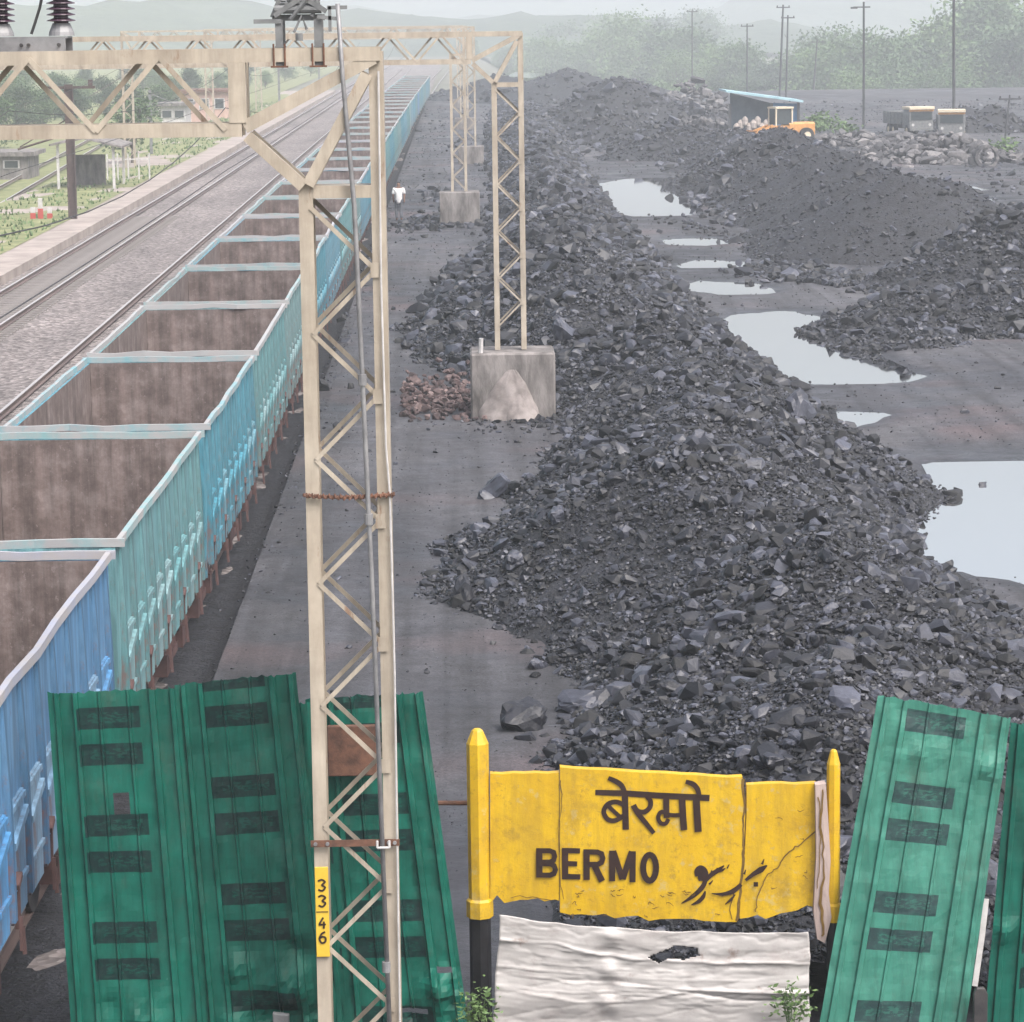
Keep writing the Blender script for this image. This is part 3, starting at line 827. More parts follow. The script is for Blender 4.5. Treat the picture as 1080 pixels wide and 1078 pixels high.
for x in (-.14, .17):
    for xx in (x - .045, x + .045): m.tube([(xx, -.23, -.15), (xx, -.23, .03)], .008, 6)
    m.box(x - .07, x + .07, -.245, -.222, -.16, -.145); m.build('u_bolt', 'rust', mo); m = MB()
rod = empty('operating_rod', (-.9, 25.17, 8.5), 'long galvanised operating pipe slanting down inside the nearest tower', 'operating rod')
def rl(p): return Vector(p) - Vector((-.9, 25.17, 8.5))
m = MB(); q = [(-.935, 25.17, 9.02), (-.905, 25.17, 8.4), (-.835, 25.17, 7.4), (-.755, 25.17, 4.3), (-.675, 25.17, .1)]
m.tube([rl(p) for p in q], [.019, .018, .020, .020, .020], 10); m.build('pipe', 'galv', rod, smooth=True)
m = MB()
for p in ((-.80, 25.17, 6.0), (-.77, 25.17, 4.85), (-.70, 25.17, 1.05)): m.tube([rl(p) - Vector((0, 0, .045)), rl(p) + Vector((0, 0, .045))], .036, 10)
m.build('coupling', 'galv', rod)
m = MB(); m.bar(rl((-1.02, 25.17, 8.99)), rl((-.86, 25.17, 8.99)), .03, .02); m.bar(rl((-1.0, 25.17, 8.8)), rl((-1.0, 25.17, 9.0)), .025, .02); m.bar(rl((-1.1, 25.17, 8.92)), rl((-.93, 25.17, 8.90)), .03, .02); m.build('crank_arm', 'steel_grey', rod)
zc = D(345, 883, Yp).z
cl = empty('rod_clamp', (-.94, 25.2, zc), 'rusty flat clamp bar bolted across the nearest tower', 'clamp')
m = MB(); m.box(-.37, .37, -.012, .0, -.028, .028); m.build('clamp_bar', 'rust', cl)
m = MB()
for x in (-.33, -.23, .28, .33): m.tube([(x, -.03, 0), (x, -.012, 0)], .016, 8)
m.build('bolt_head', 'galv', cl)
m = MB()
hx = .235
for a, b in (((hx - .05, -.06, -.03), (hx - .05, -.06, .03)), ((hx + .05, -.06, -.03), (hx + .05, -.06, .03)), ((hx - .05, -.06, -.03), (hx + .05, -.06, -.03))): m.tube([a, b], .011, 6)
m.build('guide_loop', 'white', cl)
zt_ = D(345, 518, Yp).z
m = MB(); pts = []
for i in range(97):
    a = i / 96; x = -1.30 + .74 * a
    pts.append((x, Yp - .20 - .01 * math.sin(a * 90), zt_ + -.004 + .006 * math.sin(a * 95) - .02 * math.sin(math.pi * a)))
m.tube(pts, .014, 6)
m.tube([(p[0], p[1] - .014, p[2] + .018 * math.cos(i * 2.1)) for i, p in enumerate(pts)], .010, 6)
tag(m.build('rusty_wire_wrap', 'rust'), 'twisted rusty wire wrapped round both legs of the nearest tower', 'wire')
m = MB(); q = [D(399, 75, Yp - .2), D(402, 300, Yp - .2), D(407, 470, Yp - .2), D(411, 520, Yp - .2), D(416, 700, Yp - .2), D(419, 900, Yp - .2), D(422, 1095, Yp - .2)]
m.tube(q, .009, 6); tag(m.build('earth_cable', 'white'), 'thin pale cable running down the outer leg of the nearest tower', 'cable')
# number plate on the left leg
npx = -1.285 + .115 / 2; za, zb_ = D(335, 908, Yp).z, D(340, 1002, Yp).z
npl = empty('number_plate', (npx, Yp - .20, (za + zb_) / 2), 'narrow yellow plate with upright numbers on the nearest tower', 'number plate')
hh = (za - zb_) / 2
m = MB(); m.box(-.056, .056, .0, .012, -hh, hh); m.build('plate', 'plate_yellow', npl, bevel=.003)

def ribbon(m, pts, widths, fmap, closed=False):
    n = len(pts); ws = widths if hasattr(widths, '__len__') else [widths] * n
    if len(ws) != n: ws = list(np.interp(np.linspace(0, 1, n), np.linspace(0, 1, len(ws)), ws))
    P = [Vector((p[0], p[1])) for p in pts]; vs = []
    for i in range(n):
        a = P[i - 1] if (i > 0 or closed) else P[i]; b = P[(i + 1) % n] if (i < n - 1 or closed) else P[i]
        d = (b - a); d = d.normalized() if d.length > 0 else Vector((1, 0)); nn = Vector((-d.y, d.x))
        k = 1.0
        if 0 < i < n - 1 or closed:
            d1 = (P[i] - P[i - 1]).normalized(); k = 1 / max(.6, abs(nn.dot(Vector((-d1.y, d1.x)))))
        vs += [fmap(*(P[i] + nn * ws[i] / 2 * k)), fmap(*(P[i] - nn * ws[i] / 2 * k))]
    fs = [(2 * i, 2 * i + 1, 2 * i + 3, 2 * i + 2) for i in range(n - 1)]
    if closed: fs.append((2 * n - 2, 2 * n - 1, 1, 0))
    m.add(vs, fs)
def smooth_pts(pts, n=4):
    out = []; P = [Vector(p) for p in pts]
    for i in range(len(P) - 1):
        p0, p1, p2_, p3_ = P[max(i - 1, 0)], P[i], P[i + 1], P[min(i + 2, len(P) - 1)]
        for k in range(n):
            t = k / n
            out.append(.5 * ((2 * p1) + (p2_ - p0) * t + (2 * p0 - 5 * p1 + 4 * p2_ - p3_) * t * t + (3 * p1 - p0 - 3 * p2_ + p3_) * t ** 3))
    out.append(P[-1]); return out
m = MB(); kk = [0]
def npmap(x, y): return (x, -.004 - kk[0] * .0006, y)
def digit(pts, z): 
    kk[0] += 1; ribbon(m, [(x * .036, z + y * .048) for x, y in smooth_pts(pts)], .016, npmap)
three = [(-.8, .75), (0, 1), (.8, .6), (.1, .05), (.8, -.4), (.1, -1), (-.8, -.75)]
digit(three, hh * .60); digit(three, hh * .25)
kk[0] += 1; ribbon(m, [(-.05, hh * .01), (.05, hh * .01)], .008, npmap)
digit([(.2, 1), (-.7, -.2), (-.2, -.25), (.8, -.25)], -hh * .24); digit([(.35, .3), (.3, -1)], -hh * .24)
digit([(.6, 1), (-.2, .7), (-.75, -.2), (-.3, -.95), (.5, -.8), (.65, -.1), (0, .15), (-.6, -.1)], -hh * .56)
m.build('lettering', 'ink', npl)

# ------------------------------------------------------------------ station name sign
SGX, SGY = 503, 26.62
def sdist(px): return SGY - .07 * (px - SGX) / 100
def S(px, py, off=0.0):
    p = D(px, py, sdist(px)); return Vector((p.x, p.y - off, p.z))
sg = empty('station_sign', (S(690, 900).x, S(690, 900).y, 0), 'yellow station name board between two posts, cracked and peeling', 'station sign')
so_ = sg.location
def sl_(v): return Vector(v) - so_
def slab(name, pts, off, thick, mat, parent):
    m = MB(); n = len(pts); f = [sl_(S(x, y, off)) for x, y in pts]; b = [v + Vector((0, thick, 0)) for v in f]
    m.add(f + b, [tuple(range(n)), tuple(range(2 * n - 1, n - 1, -1))] + [(i, i + n, (i + 1) % n + n, (i + 1) % n) for i in range(n)])
    return m.build(name, mat, parent)
def jag(p, q, n, amp, seed):
    rr = random.Random(seed); out = []
    for i in range(1, n):
        t = i / n; out.append((p[0] + (q[0] - p[0]) * t + rr.gauss(0, amp * .6), p[1] + (q[1] - p[1]) * t + rr.gauss(0, amp)))
    return out
A = [(517, 816)] + jag((517, 816), (590, 816), 6, .5, 1) + [(590, 815), (590, 950)] + jag((590, 950), (517, 952), 9, 2.4, 2) + [(517, 953)]
slab('board_panel', A, 0, .09, 'yellow', sg)
Bp = [(590.6, 809)] + jag((590.6, 809), (783, 821), 12, .5, 3) + [(783, 819), (786, 860), (784, 900), (779, 945), (777, 972)] + jag((777, 972), (590.6, 964), 16, 1.3, 4) + [(590.6, 962)]
slab('board_panel', Bp, .012, .10, 'yellow', sg)
Cp = [(787.5, 828)] + jag((787.5, 828), (861, 827), 6, .5, 5) + [(861, 826), (861, 900), (859, 957)] + jag((859, 957), (782, 970), 9, 2.0, 6) + [(780, 969), (781, 945), (785.5, 900), (787.3, 860)]
slab('board_panel', Cp, 0, .09, 'yellow', sg)
# joint behind the split
m = MB(); kk[0] = 0
def crmap(x, y): kk2 = .0135 + kk[0] * .0007; return sl_(S(x, y, kk2))
def crack(pts, ws, sm=True):
    kk[0] += 1; ribbon(m, [tuple(p) for p in pts], ws, crmap)
def wob(pts, n, amp, seed):
    rr = random.Random(seed); return [(p[0] + rr.gauss(0, amp), p[1] + rr.gauss(0, amp)) for p in smooth_pts(pts, n)]
crack(wob([(783, 820), (785, 850), (783, 880), (784, 905), (780, 940), (777, 970)], 5, .7, 1), [3.5, 2.2, 1.6, 3, 2.4, 3])
crack(wob([(861, 875), (845, 890), (830, 900), (820, 915), (808, 925), (800, 945), (797, 962)], 5, .6, 2), [1.6, 1.2, 1.4, 1.0, 1.2, .9])
crack(wob([(591, 822), (592, 850), (589, 880), (591, 920), (594, 948)], 5, .5, 3), [1.4, .5, .9, .5])
crack(wob([(776, 935), (770, 955), (772, 970)], 4, .6, 4), [1.2, .8])
crack(wob([(540, 948), (560, 946), (580, 949)], 4, 1.2, 5), [.7, .9])
rr = random.Random(11)
for k in range(34):
    x = rr.uniform(600, 775); y = rr.choice([rr.uniform(938, 945), rr.uniform(950, 966)]); 
    if k > 26: x, y = rr.uniform(795, 850), rr.uniform(840, 955)
    crack(wob([(x, y), (x + rr.uniform(1, 5), y + rr.uniform(-2, 2)), (x + rr.uniform(2, 8), y + rr.uniform(-2, 3))], 3, .5, k), [.4, .9, .4])
m.build('crack', 'crack', sg)
# bare plaster patch at the right end and torn mortar under the boards
bp = [(859, 826), (870, 824), (873, 870), (875, 905), (873, 940), (876, 965), (869, 992), (861, 988), (857, 960), (860, 900)]
slab('plaster_patch', bp, .075, .12, 'bare', sg)
m = MB(); kk[0] = 30
crack(wob([(866, 828), (865, 870), (868, 905), (865, 950), (867, 985)], 5, .9, 8), [1.4, 2.0, 1.2, 3.2, 2.0]); crack(wob([(862, 838), (864, 880), (862, 935)], 5, .7, 9), [1.2, .8])
for v in range(len(m.v)): m.v[v] = (m.v[v][0], m.v[v][1] - .05, m.v[v][2])
m.build('crack', 'crack', sg)
# posts
def sign_post(px, ptop, pcol, pw, label=None):
    x = S(px, 950).x; y = sdist(px); zt = D(px, ptop, y).z; zc0, zc1 = D(px, pcol + 17, y).z, D(px, pcol, y).z
    r_ = pw / 2; n = 8
    m = MB(); prof = [(r_ * 1.0, zc1 - .02), (r_ * 1.0, zt - .13), (r_ * .93, zt - .115), (r_ * .5, zt - .015), (r_ * .3, zt)]
    c = sl_((x, y + .02, 0)); m.lathe(prof, c, 8)
    o = m.build('post', 'yellow', sg); 
    m = MB(); m.lathe([(r_ * 1.22, zc0), (r_ * 1.22, zc1), (r_ * 1.04, zc1 + .02)], c, 8); m.build('post_collar', 'yellow', o)
    m = MB(); m.lathe([(r_ * .98, -.1), (r_ * .98, zc0 + .002)], c, 8); m.build('post_foot', 'black', o)
sign_post(506, 769, 950, .195)
sign_post(879, 791, 955, .118)
# lettering, as painted
m = MB(); kk[0] = 0
def lt(pts, ws, zoom, ox, oy, sm=True, closed=False):
    kk[0] += 1
    P = [(ox + p[0] / zoom, oy + p[1] / zoom) for p in (smooth_pts(pts, 5) if sm else pts)]
    w_ = [q / zoom for q in ws] if hasattr(ws, '__len__') else ws / zoom
    off = .018 + kk[0] * .0007
    ribbon(m, P, w_, lambda x, y: sl_(S(x, y, off)), closed)
H = lambda p, w, sm=True, closed=False: lt(p, w, 5.4, 620, 800, sm, closed)
H([(42, 190), (220, 196), (400, 208), (692, 222)], [30, 34, 34, 36], False)
H([(210, 190), (213, 290), (216, 402)], 36)
H([(205, 262), (160, 244), (112, 258), (90, 300), (112, 342), (155, 350), (205, 322)], 27)
H([(112, 262), (150, 300), (196, 340)], 24)
H([(116, 108), (160, 128), (192, 152), (212, 195)], [24, 30, 30, 26])
H([(335, 212), (356, 240), (352, 275), (322, 300), (285, 296), (262, 268)], [26, 28, 28, 26])
H([(258, 262), (285, 310), (330, 365), (376, 422)], [34, 30, 28, 24])
H([(446, 212), (446, 270), (448, 335)], 34)
H([(535, 318), (470, 318), (420, 300), (400, 330), (414, 364), (442, 366), (458, 340)], 24)
H([(535, 215), (540, 310), (547, 404)], 38)
H([(616, 215), (621, 310), (628, 414)], 40)
H([(556, 128), (598, 142), (624, 172), (634, 215)], [24, 30, 30, 26])
m.build('hindi_lettering', 'ink', sg)
m = MB(); kk[0] = 0
Bz = lambda p, w, sm=False, closed=False: lt(p, w, 6.0, 540, 870, sm, closed)
Bz([(172, 144), (173, 330)], 40)
Bz([(175, 160), (238, 160), (262, 170), (270, 196), (262, 222), (238, 232), (175, 232)], 32)
Bz([(175, 241), (240, 242), (266, 254), (275, 280), (266, 304), (240, 315), (175, 314)], 32)
Bz([(335, 142), (336, 340)], 40); Bz([(337, 158), (430, 161)], 33); Bz([(337, 240), (412, 243)], 32); Bz([(337, 322), (432, 325)], 33)
Bz([(471, 150), (472, 344)], 40)
Bz([(474, 166), (540, 168), (565, 178), (574, 206), (565, 234), (540, 246), (474, 246)], 33)
Bz([(520, 250), (570, 352)], 40)
Bz([(633, 158), (633, 352)], 38); Bz([(764, 162), (762, 358)], 38); Bz([(640, 160), (698, 338)], 38); Bz([(757, 163), (700, 338)], 38)
Bz([(870 + 41 * math.cos(t), 266 + 82 * math.sin(t)) for t in np.linspace(0, 2 * math.pi, 25)[:-1]], 38, False, True)
m.build('english_lettering', 'ink', sg)
m = MB(); kk[0] = 0
H([(625, 668), (622, 640), (640, 622), (662, 635), (668, 662), (650, 680), (630, 672)], [26, 34, 34, 34, 34, 30, 20])
H([(640, 628), (655, 690)], 50)
H([(668, 668), (664, 705), (640, 742), (590, 786), (532, 822)], [24, 26, 28, 22, 4])
H([(668, 752), (655, 785), (628, 812), (588, 830)], [8, 24, 22, 4])
H([(672, 690), (700, 660), (735, 636), (776, 606)], [20, 26, 26, 6])
H([(700, 655), (705, 632)], [16, 4]); H([(728, 640), (736, 618)], [16, 4]); H([(735, 640), (765, 632), (782, 620)], [16, 14, 4]); H([(792, 622), (804, 598)], [10, 4]); H([(690, 712), (712, 690)], [14, 4])
H([(703, 764), (770, 768), (830, 748), (872, 712)], [3, 20, 28, 22])
H([(896, 690), (940, 655), (985, 628), (1020, 604)], [16, 24, 34, 6])
H([(780, 826), (812, 800), (838, 770)], [4, 16, 6]); H([(942, 712), (968, 712)], 26, False); H([(990, 598), (1002, 568)], [16, 4]); H([(888, 655), (898, 628)], [14, 4])
m.build('urdu_lettering', 'ink', sg)

# ------------------------------------------------------------------ cladding sheets used as a fence
def sheet(quad, Yt, Yb, prof, label, mat='green', damage=(), seed=1, nv=70, group='green cladding sheets fencing the yard', dent=.012, vtop=.4, per=.93, holes=()):
    # quad: px of top-left, top-right, bottom-right, bottom-left; set out on real upright planes
    tl, tr = D(*quad[0], Yt), D(*quad[1], Yt); brr, bl = D(*quad[2], Yb), D(*quad[3], Yb)
    o = (bl + brr) / 2
    wid = (tr - tl).length; hgt = (tl - bl).length
    us = sorted(set([0, 1] + [u for p in prof for u in (p[0], p[1], p[2], p[3])] + list(np.linspace(0, 1, 26))))
    def ph(u):
        for a, b, c, d, h in prof:
            if a <= u <= d: return h * (min(1, (u - a) / (b - a)) if u < b else (1 if u <= c else (d - u) / (d - c)))
        return 0
    rr = random.Random(seed); v = []; f = []; uvs = []
    nu = len(us)
    edge = [rr.gauss(0, .006) for _ in us]
    for j in range(nv + 1):
        t = j / nv
        for i, u in enumerate(us):
            p = bl.lerp(tl, t).lerp(brr.lerp(tr, t), u)
            off = ph(u) * (1 + .25 * fbm(u * 3, t * 14, 1, 2, seed + 3)) + 1.15 * dent * fbm(u * 1.1 * 3 + seed * 9, t * 9, 1, 4, seed) 
            for (du, dt, rad, amp) in damage:
                d2 = ((u - du) * wid) ** 2 + ((t - dt) * hgt) ** 2
                off += amp * math.exp(-d2 / rad ** 2) * (1 + .8 * fbm(u * 9 + seed, t * 22, 1, 4, 3.3))
            q = p + Vector((0, -off, edge[i] if j == nv else 0))
            v.append(tuple(q - o)); uvs.append((u * wid, (t - 1) * hgt + vtop + .1 * per + 20 * per))
    for j in range(nv):
        for i in range(nu - 1):
            if any(abs((us[i] + us[i + 1]) / 2 - h[0]) < h[2] and abs((j + .5) / nv - h[1]) < h[3] for h in holes): continue
            f.append((j * nu + i, j * nu + i + 1, (j + 1) * nu + i + 1, (j + 1) * nu + i))
    me = bpy.data.meshes.new('cladding_sheet'); me.from_pydata(v, [], f); me.update(); me.materials.append(MT[mat])
    ul = me.uv_layers.new(name='UVMap')
    li = np.zeros(len(me.loops), dtype=np.int32); me.loops.foreach_get('vertex_index', li)
    ul.data.foreach_set('uv', np.array(uvs)[li].ravel())
    ob = link('cladding_sheet', me, None, o)
    md = ob.modifiers.new('thickness', 'SOLIDIFY'); md.thickness = .004; md.offset = 1
    return tag(ob, label, 'cladding sheet', group)
# rib: start, shoulder, shoulder, end (share of width), height
RIB = [(.05, .057, .085, .092, .036), (.19, .197, .225, .232, .036), (.38, .386, .398, .404, .020), (.60, .606, .618, .624, .020), (.77, .777, .815, .822, .040), (.93, .937, .965, .972, .036)]
YF = 26.12
sheet([(50, 731), (188, 725), (222, 1125), (78, 1125)], YF + .25, YF - .12, RIB, 'leftmost green cladding sheet, standing beside the blue wagon', seed=2, vtop=.55, holes=[(.50, .70, .045, .022)], damage=[(.55, .10, .25, .06), (.3, .16, .1, -.03)])
sheet([(184, 722), (312, 710), (356, 1125), (219, 1125)], YF + .30, YF - .02, RIB, 'green cladding sheet left of the cream tower, crumpled at its foot', seed=5, vtop=.31, damage=[(.7, .20, .16, .13), (.9, .12, .2, -.10), (.3, .26, .1, .07), (.8, .30, .1, -.06), (.5, .13, .16, -.09), (.25, .10, .12, .06)], dent=.018)
sheet([(305, 742), (336, 740), (372, 1125), (338, 1125)], YF + .42, YF + .16, [(.3, .4, .6, .7, .02)], 'narrow green flashing strip just left of the cream tower', seed=6)
sheet([(322, 738), (446, 730), (500, 1125), (352, 1125)], YF + .50, YF + .14, RIB, 'green cladding sheet behind the cream tower, torn at its lower right', seed=8, vtop=.33, holes=[(.60, .145, .10, .008), (.88, .27, .06, .008)], damage=[(.85, .22, .14, .11), (.95, .10, .25, .09), (.6, .12, .14, -.07)], dent=.02)
m = MB(); a_, b_ = D(345, 765, YF + .3), D(398, 817, YF + .3)
m.box(a_.x, b_.x, YF + .255, YF + .32, b_.z, a_.z); tag(m.build('rust_plate', 'rust', bevel=.008), 'rust red metal plate seen through the cream tower lattice', 'metal plate')
sheet([(926, 733), (1066, 757), (1012, 1125), (856, 1125)], YF + .30, YF - .15, RIB, 'faded pale green cladding sheet leaning right of the yellow sign', 'green_pale', seed=12, vtop=.17, per=.985, damage=[(.35, .88, .2, .03), (.6, .93, .2, -.025), (.9, .85, .12, .04)], dent=.016)
sheet([(1066, 762), (1200, 775), (1190, 1125), (1034, 1125)], YF + .45, YF + .15, RIB, 'dark green cladding sheet at the right frame edge', seed=15, damage=[(.1, .4, .1, .05)])
m = MB(); q = [D(1040, 948, YF + .1), D(1036, 985, YF + .08), D(1028, 1040, YF + .04)]
for a, b in zip(q, q[1:]): m.bar(a, b, .05, .012)
tag(m.build('white_strip', 'white'), 'bare white strip beside the faded pale green sheet', 'strip')
m = MB(); a = D(1031, 1036, YF - .1); m.prism([(-.06, -.1), (.06, -.1), (.06, a.z - .05), (.035, a.z), (-.035, a.z), (-.06, a.z - .05)], -.03, .03)
tag(m.build('stub_post', 'black_iron', None, (a.x, YF - .25, 0), bevel=.006), 'short dark stub post at the foot of the pale green sheet', 'post')
m = MB(); a = D(298, 1058, YF - .1); m.prism([(-.07, -.1), (.07, -.1), (.07, a.z - .02), (-.07, a.z)], -.03, .03)
tag(m.build('stub_post', 'steel_grey', None, (a.x, YF - .35, 0), bevel=.006), 'short grey stub post at the foot of the crumpled green sheet', 'post')
m = MB(); m.tube([D(428, 847, YF + .75), D(500, 847, YF + .75)], .022, 8)
tag(m.build('fence_rail', 'rust'), 'thin dark rail running from the green sheet to the sign post', 'rail')

# crumpled white tin under the sign
tlx, trx = 527, 853
v = []; f = []; NU, NV = 150, 100; hole = [(683, 1010), (700, 1003), (712, 998), (735, 1000), (738, 1008), (722, 1013), (705, 1011), (695, 1017)]
pxs = []
for j in range(NV + 1):
    t = j / NV
    for i in range(NU + 1):
        u = i / NU
        x = (527 - 9 * t) * (1 - u) + (853 + 2 * t) * u
        ytop = 966 + 17 * u + 7 * math.sin(math.pi * u) + 2.0 * fbm(u * 6, 0, 1, 4, 2); y = ytop + (1120 - ytop) * t
        x += 2.2 * fbm(0, t * 5, 1, 3, 6)
        p = D(x, y, YF - .06 - .12 * t)
        ph = (t * 15 + 1.0 * fbm(u * 2.2, t * 2, 1, 3, 4) - .9 * math.sin(math.pi * u) * (1 - t))
        rib = abs((ph % 1) - .5) * 2
        off = .006 * max(0, rib - .76) / .24 * max(0, .45 + 1.7 * fbm(u * 1.8, t * 5, 1, 3, 12)) + .035 * fbm(u * 3.0, t * 3, 1, 3, 8) - .014 * (1 - abs(fbm(u * 5 + t * 2, t * 7, 1, 4, 15)) * 2.2) ** 3 * .6 + .03 * math.exp(-((u - .36) / .03) ** 2) * math.sin(t * 25)
        for (t0, sl_p, wv, am, wd) in ((.16, .10, .03, .030, .012), (.36, .16, .02, -.028, .010), (.55, -.12, .04, .034, .013), (.74, .22, .03, .03, .012)):
            dd = t - (t0 + sl_p * u + wv * math.sin(u * 9 + t0 * 20) + .03 * fbm(u * 4, t0 * 9, 1, 3, 2)); off += am * math.exp(-abs(dd) / wd) * max(0, .5 + 1.2 * fbm(u * 2.5, t0 * 30, 1, 2, 6))
        v.append((p.x, p.y - off, p.z)); pxs.append((x, y))
for j in range(NV):
    for i in range(NU):
        k = j * (NU + 1) + i; cx = (pxs[k][0] + pxs[k + NU + 2][0]) / 2; cy = (pxs[k][1] + pxs[k + NU + 2][1]) / 2
        if inside(hole, cx, cy): continue
        f.append((k, k + NU + 1, k + NU + 2, k + 1))
me = bpy.data.meshes.new('tin_sheet'); oc = D(690, 1110, YF - .1); me.from_pydata([tuple(Vector(q) - oc) for q in v], [], f); me.update(); me.materials.append(MT['tin'])
tn = link('tin_sheet', me, None, oc, True); md = tn.modifiers.new('thickness', 'SOLIDIFY'); md.thickness = .003
tag(tn, 'crumpled white corrugated tin sheet under the yellow sign', 'tin sheet')
def weed(px, py, n, label):
    p = D(px, py, YF - .35); m = MB(); t = empty('weed', (p.x, p.y, 0), label, 'weed')
    hz = p.z + .12
    for k in range(9):
        a = random.uniform(0, 6.28); q = Vector((math.cos(a) * .1, math.sin(a) * .08, hz * random.uniform(.6, 1.1)))
        m.tube([(0, 0, 0), q * .6 + Vector((0, 0, .05)), q], [.006, .004, .002], 5)
    m.build('stem', 'leaf_mid', t); m = MB()
    leaf_quads(m, (0, 0, hz * .82), n, (.09, .06, hz * .16), .028); m.build('leaves', 'leaf_pale', t)
weed(503, 1066, 260, 'small green weed at the foot of the left sign post')
weed(836, 1062, 220, 'small green weed in front of the white tin sheet')

# ------------------------------------------------------------------ coal heaps
LEFT = [(26, 1.0), (31, .9), (36, .95), (38, 1.3), (40, 1.5), (42.5, 1.15), (45, .1), (46.5, -.5), (50, -.3), (54, .6), (60, 1.5), (67, 2.4), (71, 2.2), (74, .4), (80, -1.2), (88, -1.45), (97, -.9), (108, -.4), (117, 1.0), (126, 1.3), (136, 1.5), (164, 1.9), (200, 2.2), (240, 2.5), (310, 3.4)]
RIGHT = [(26, 4.6), (30, 6.4), (36, 7.9), (43, 8.2), (46, 7.8), (49, 7.35), (52, 7.5), (56, 8.8), (62, 8.4), (66, 8.1), (74, 7.8), (80, 7.5), (90, 7.35), (102, 7.3), (121, 7.2), (150, 7.0), (173, 7.2), (230, 8.3), (300, 9.8), (310, 9.8)]
CREST = [(26.4, .25), (28, .75), (32, 1.55), (37, 2.0), (42, 1.85), (48, 2.15), (55, 1.6), (60, 1.75), (66, 1.35), (74, 1.5), (84, 1.75), (95, 1.45), (108, 1.5), (125, 1.2), (150, 1.4), (200, 1.2), (300, .9), (312, .0)]
def ridge_h(x, y):
    if y < 26.9 or y > 311: return -9
    wob_ = .45 * fbm(x, y, .45, 4, 2.2); l_, r_ = lerp_tab(LEFT, y) + wob_, lerp_tab(RIGHT, y) - .6 * wob_
    d = min(x - l_, r_ - x)
    if d < -1.2: return -9
    cr = lerp_tab(CREST, y) * (1 + .42 * fbm(x, y, .24, 3, 6.1) + .26 * math.sin(y * .8 + 1.8 * math.sin(x * .6)))
    s_ = .62 * d; k = .35
    h = -math.log(math.exp(-s_ / k) + math.exp(-cr / k)) * k if s_ > -3 else s_
    h += .10 * fbm(x, y, 1.1, 4, 8.4)
    return YARD - .04 + h
CONES = dict(
    A=[(17.0, 150, 3.05, .58), (16.7, 161, 3.35, .6), (18.6, 143, 2.3, .45), (14.6, 199, 2.1, .38), (17.4, 196, 1.9, .34), (20.3, 198, 1.9, .42), (16.6, 180, 1.9, .42), (17.2, 171, 2.6, .5)],
    B=[(16.3, 115, 3.15, .56), (17.9, 117, 2.8, .5), (16.5, 123, 3.0, .56), (16.9, 131, 3.05, .57), (17.0, 140, 3.05, .57), (14.2, 117, 1.7, .5)],
    C=[(18.4, 101, 2.75, .55), (20.6, 105, 2.6, .5), (16.4, 101, 1.5, .45), (19.0, 96, 1.6, .45)],
    Dm=[(12.6, 86, 1.15, .40), (15.2, 87, 1.45, .42), (18.2, 86, 1.6, .42), (11.8, 82.5, .6, .4)],
    E=[(38.4, 236, 2.3, .75), (40.5, 236, 2.3, .75)],
    F=[(13.6, 262, 4.2, .52), (16.5, 262, 2.8, .45), (11.0, 226, 2.2, .45), (14.2, 214, 1.9, .42)],
    Gm=[(12.3, 345, 3.6, .35), (5, 360, 2.8, .3), (18, 350, 2.6, .3)],
    Hm=[(24.8, 118, 1.5, .4), (27, 132, 1.4, .4)])
def cone_h(cs, seed):
    def h(x, y):
        b = -9
        for cx, cy, p, s_ in cs:
            d = math.hypot(x - cx, y - cy); b = max(b, p - s_ * math.sqrt(d * d + .35) + .1)
        if b < -1: return -9
        return YARD - .03 + b + (.10 + .05 * abs(b)) * fbm(x, y, .7, 4, seed)
    return h
def heap(name, hf, xs, ys, label, nrock, smin_px, srange, seed, big=.03, mat='coal', toe=.06, base='coal_fine', lab2=None):
    def keep(*q): return max(v[2] for v in q) > YARD - .25
    me = grid_mesh(name, xs, ys, lambda x, y: max(hf(x, y), -.3), base, True, keep)
    o = link(name, me); tag(o, label, 'coal heap', 'coal heaps in the yard')
    rr = np.random.default_rng(seed); pos = []; sz = []
    x0, x1, y0, y1 = min(xs), max(xs), min(ys), max(ys); tries = 0
    while len(pos) < nrock and tries < nrock * 30:
        tries += 1
        y = y0 * (y1 / y0) ** rr.random(); x = rr.uniform(x0, x1)   # even in the picture's depth
        h = hf(x, y)
        g = YARD
        if h < YARD - .12:
            continue
        if h < YARD + toe * .4 and rr.random() > .5: continue
        cl = .74 + .7 * max(0, .5 + fbm(x, y, .35, 3, seed * 1.7))   # coarse and fine drifts
        s_ = max(smin_px * y / FPX * .5, srange[0]) * (1 + rr.pareto(3.0) * .45) * cl * (1.0 if rr.random() > big else rr.uniform(1.8, 4.0))
        s_ = min(s_, srange[1], max(.17, 12 * y / FPX))
        pos.append((x, y, max(h, g - .02) + s_ * rr.uniform(.1, .5))); sz.append(s_)
    c = link('coal_lumps', rock_mesh('coal_lumps', pos, sz, mat, seed), o); c['kind'] = 'stuff'
    return o
heap('coal_heap', ridge_h, list(np.arange(-2.6, 10.6, .16)), geo(26.9, 312, .16, 1.15), 'long rough coal ridge running from behind the yellow sign into the distance', 190000, 3.7, (.032, .34), 21, .032)
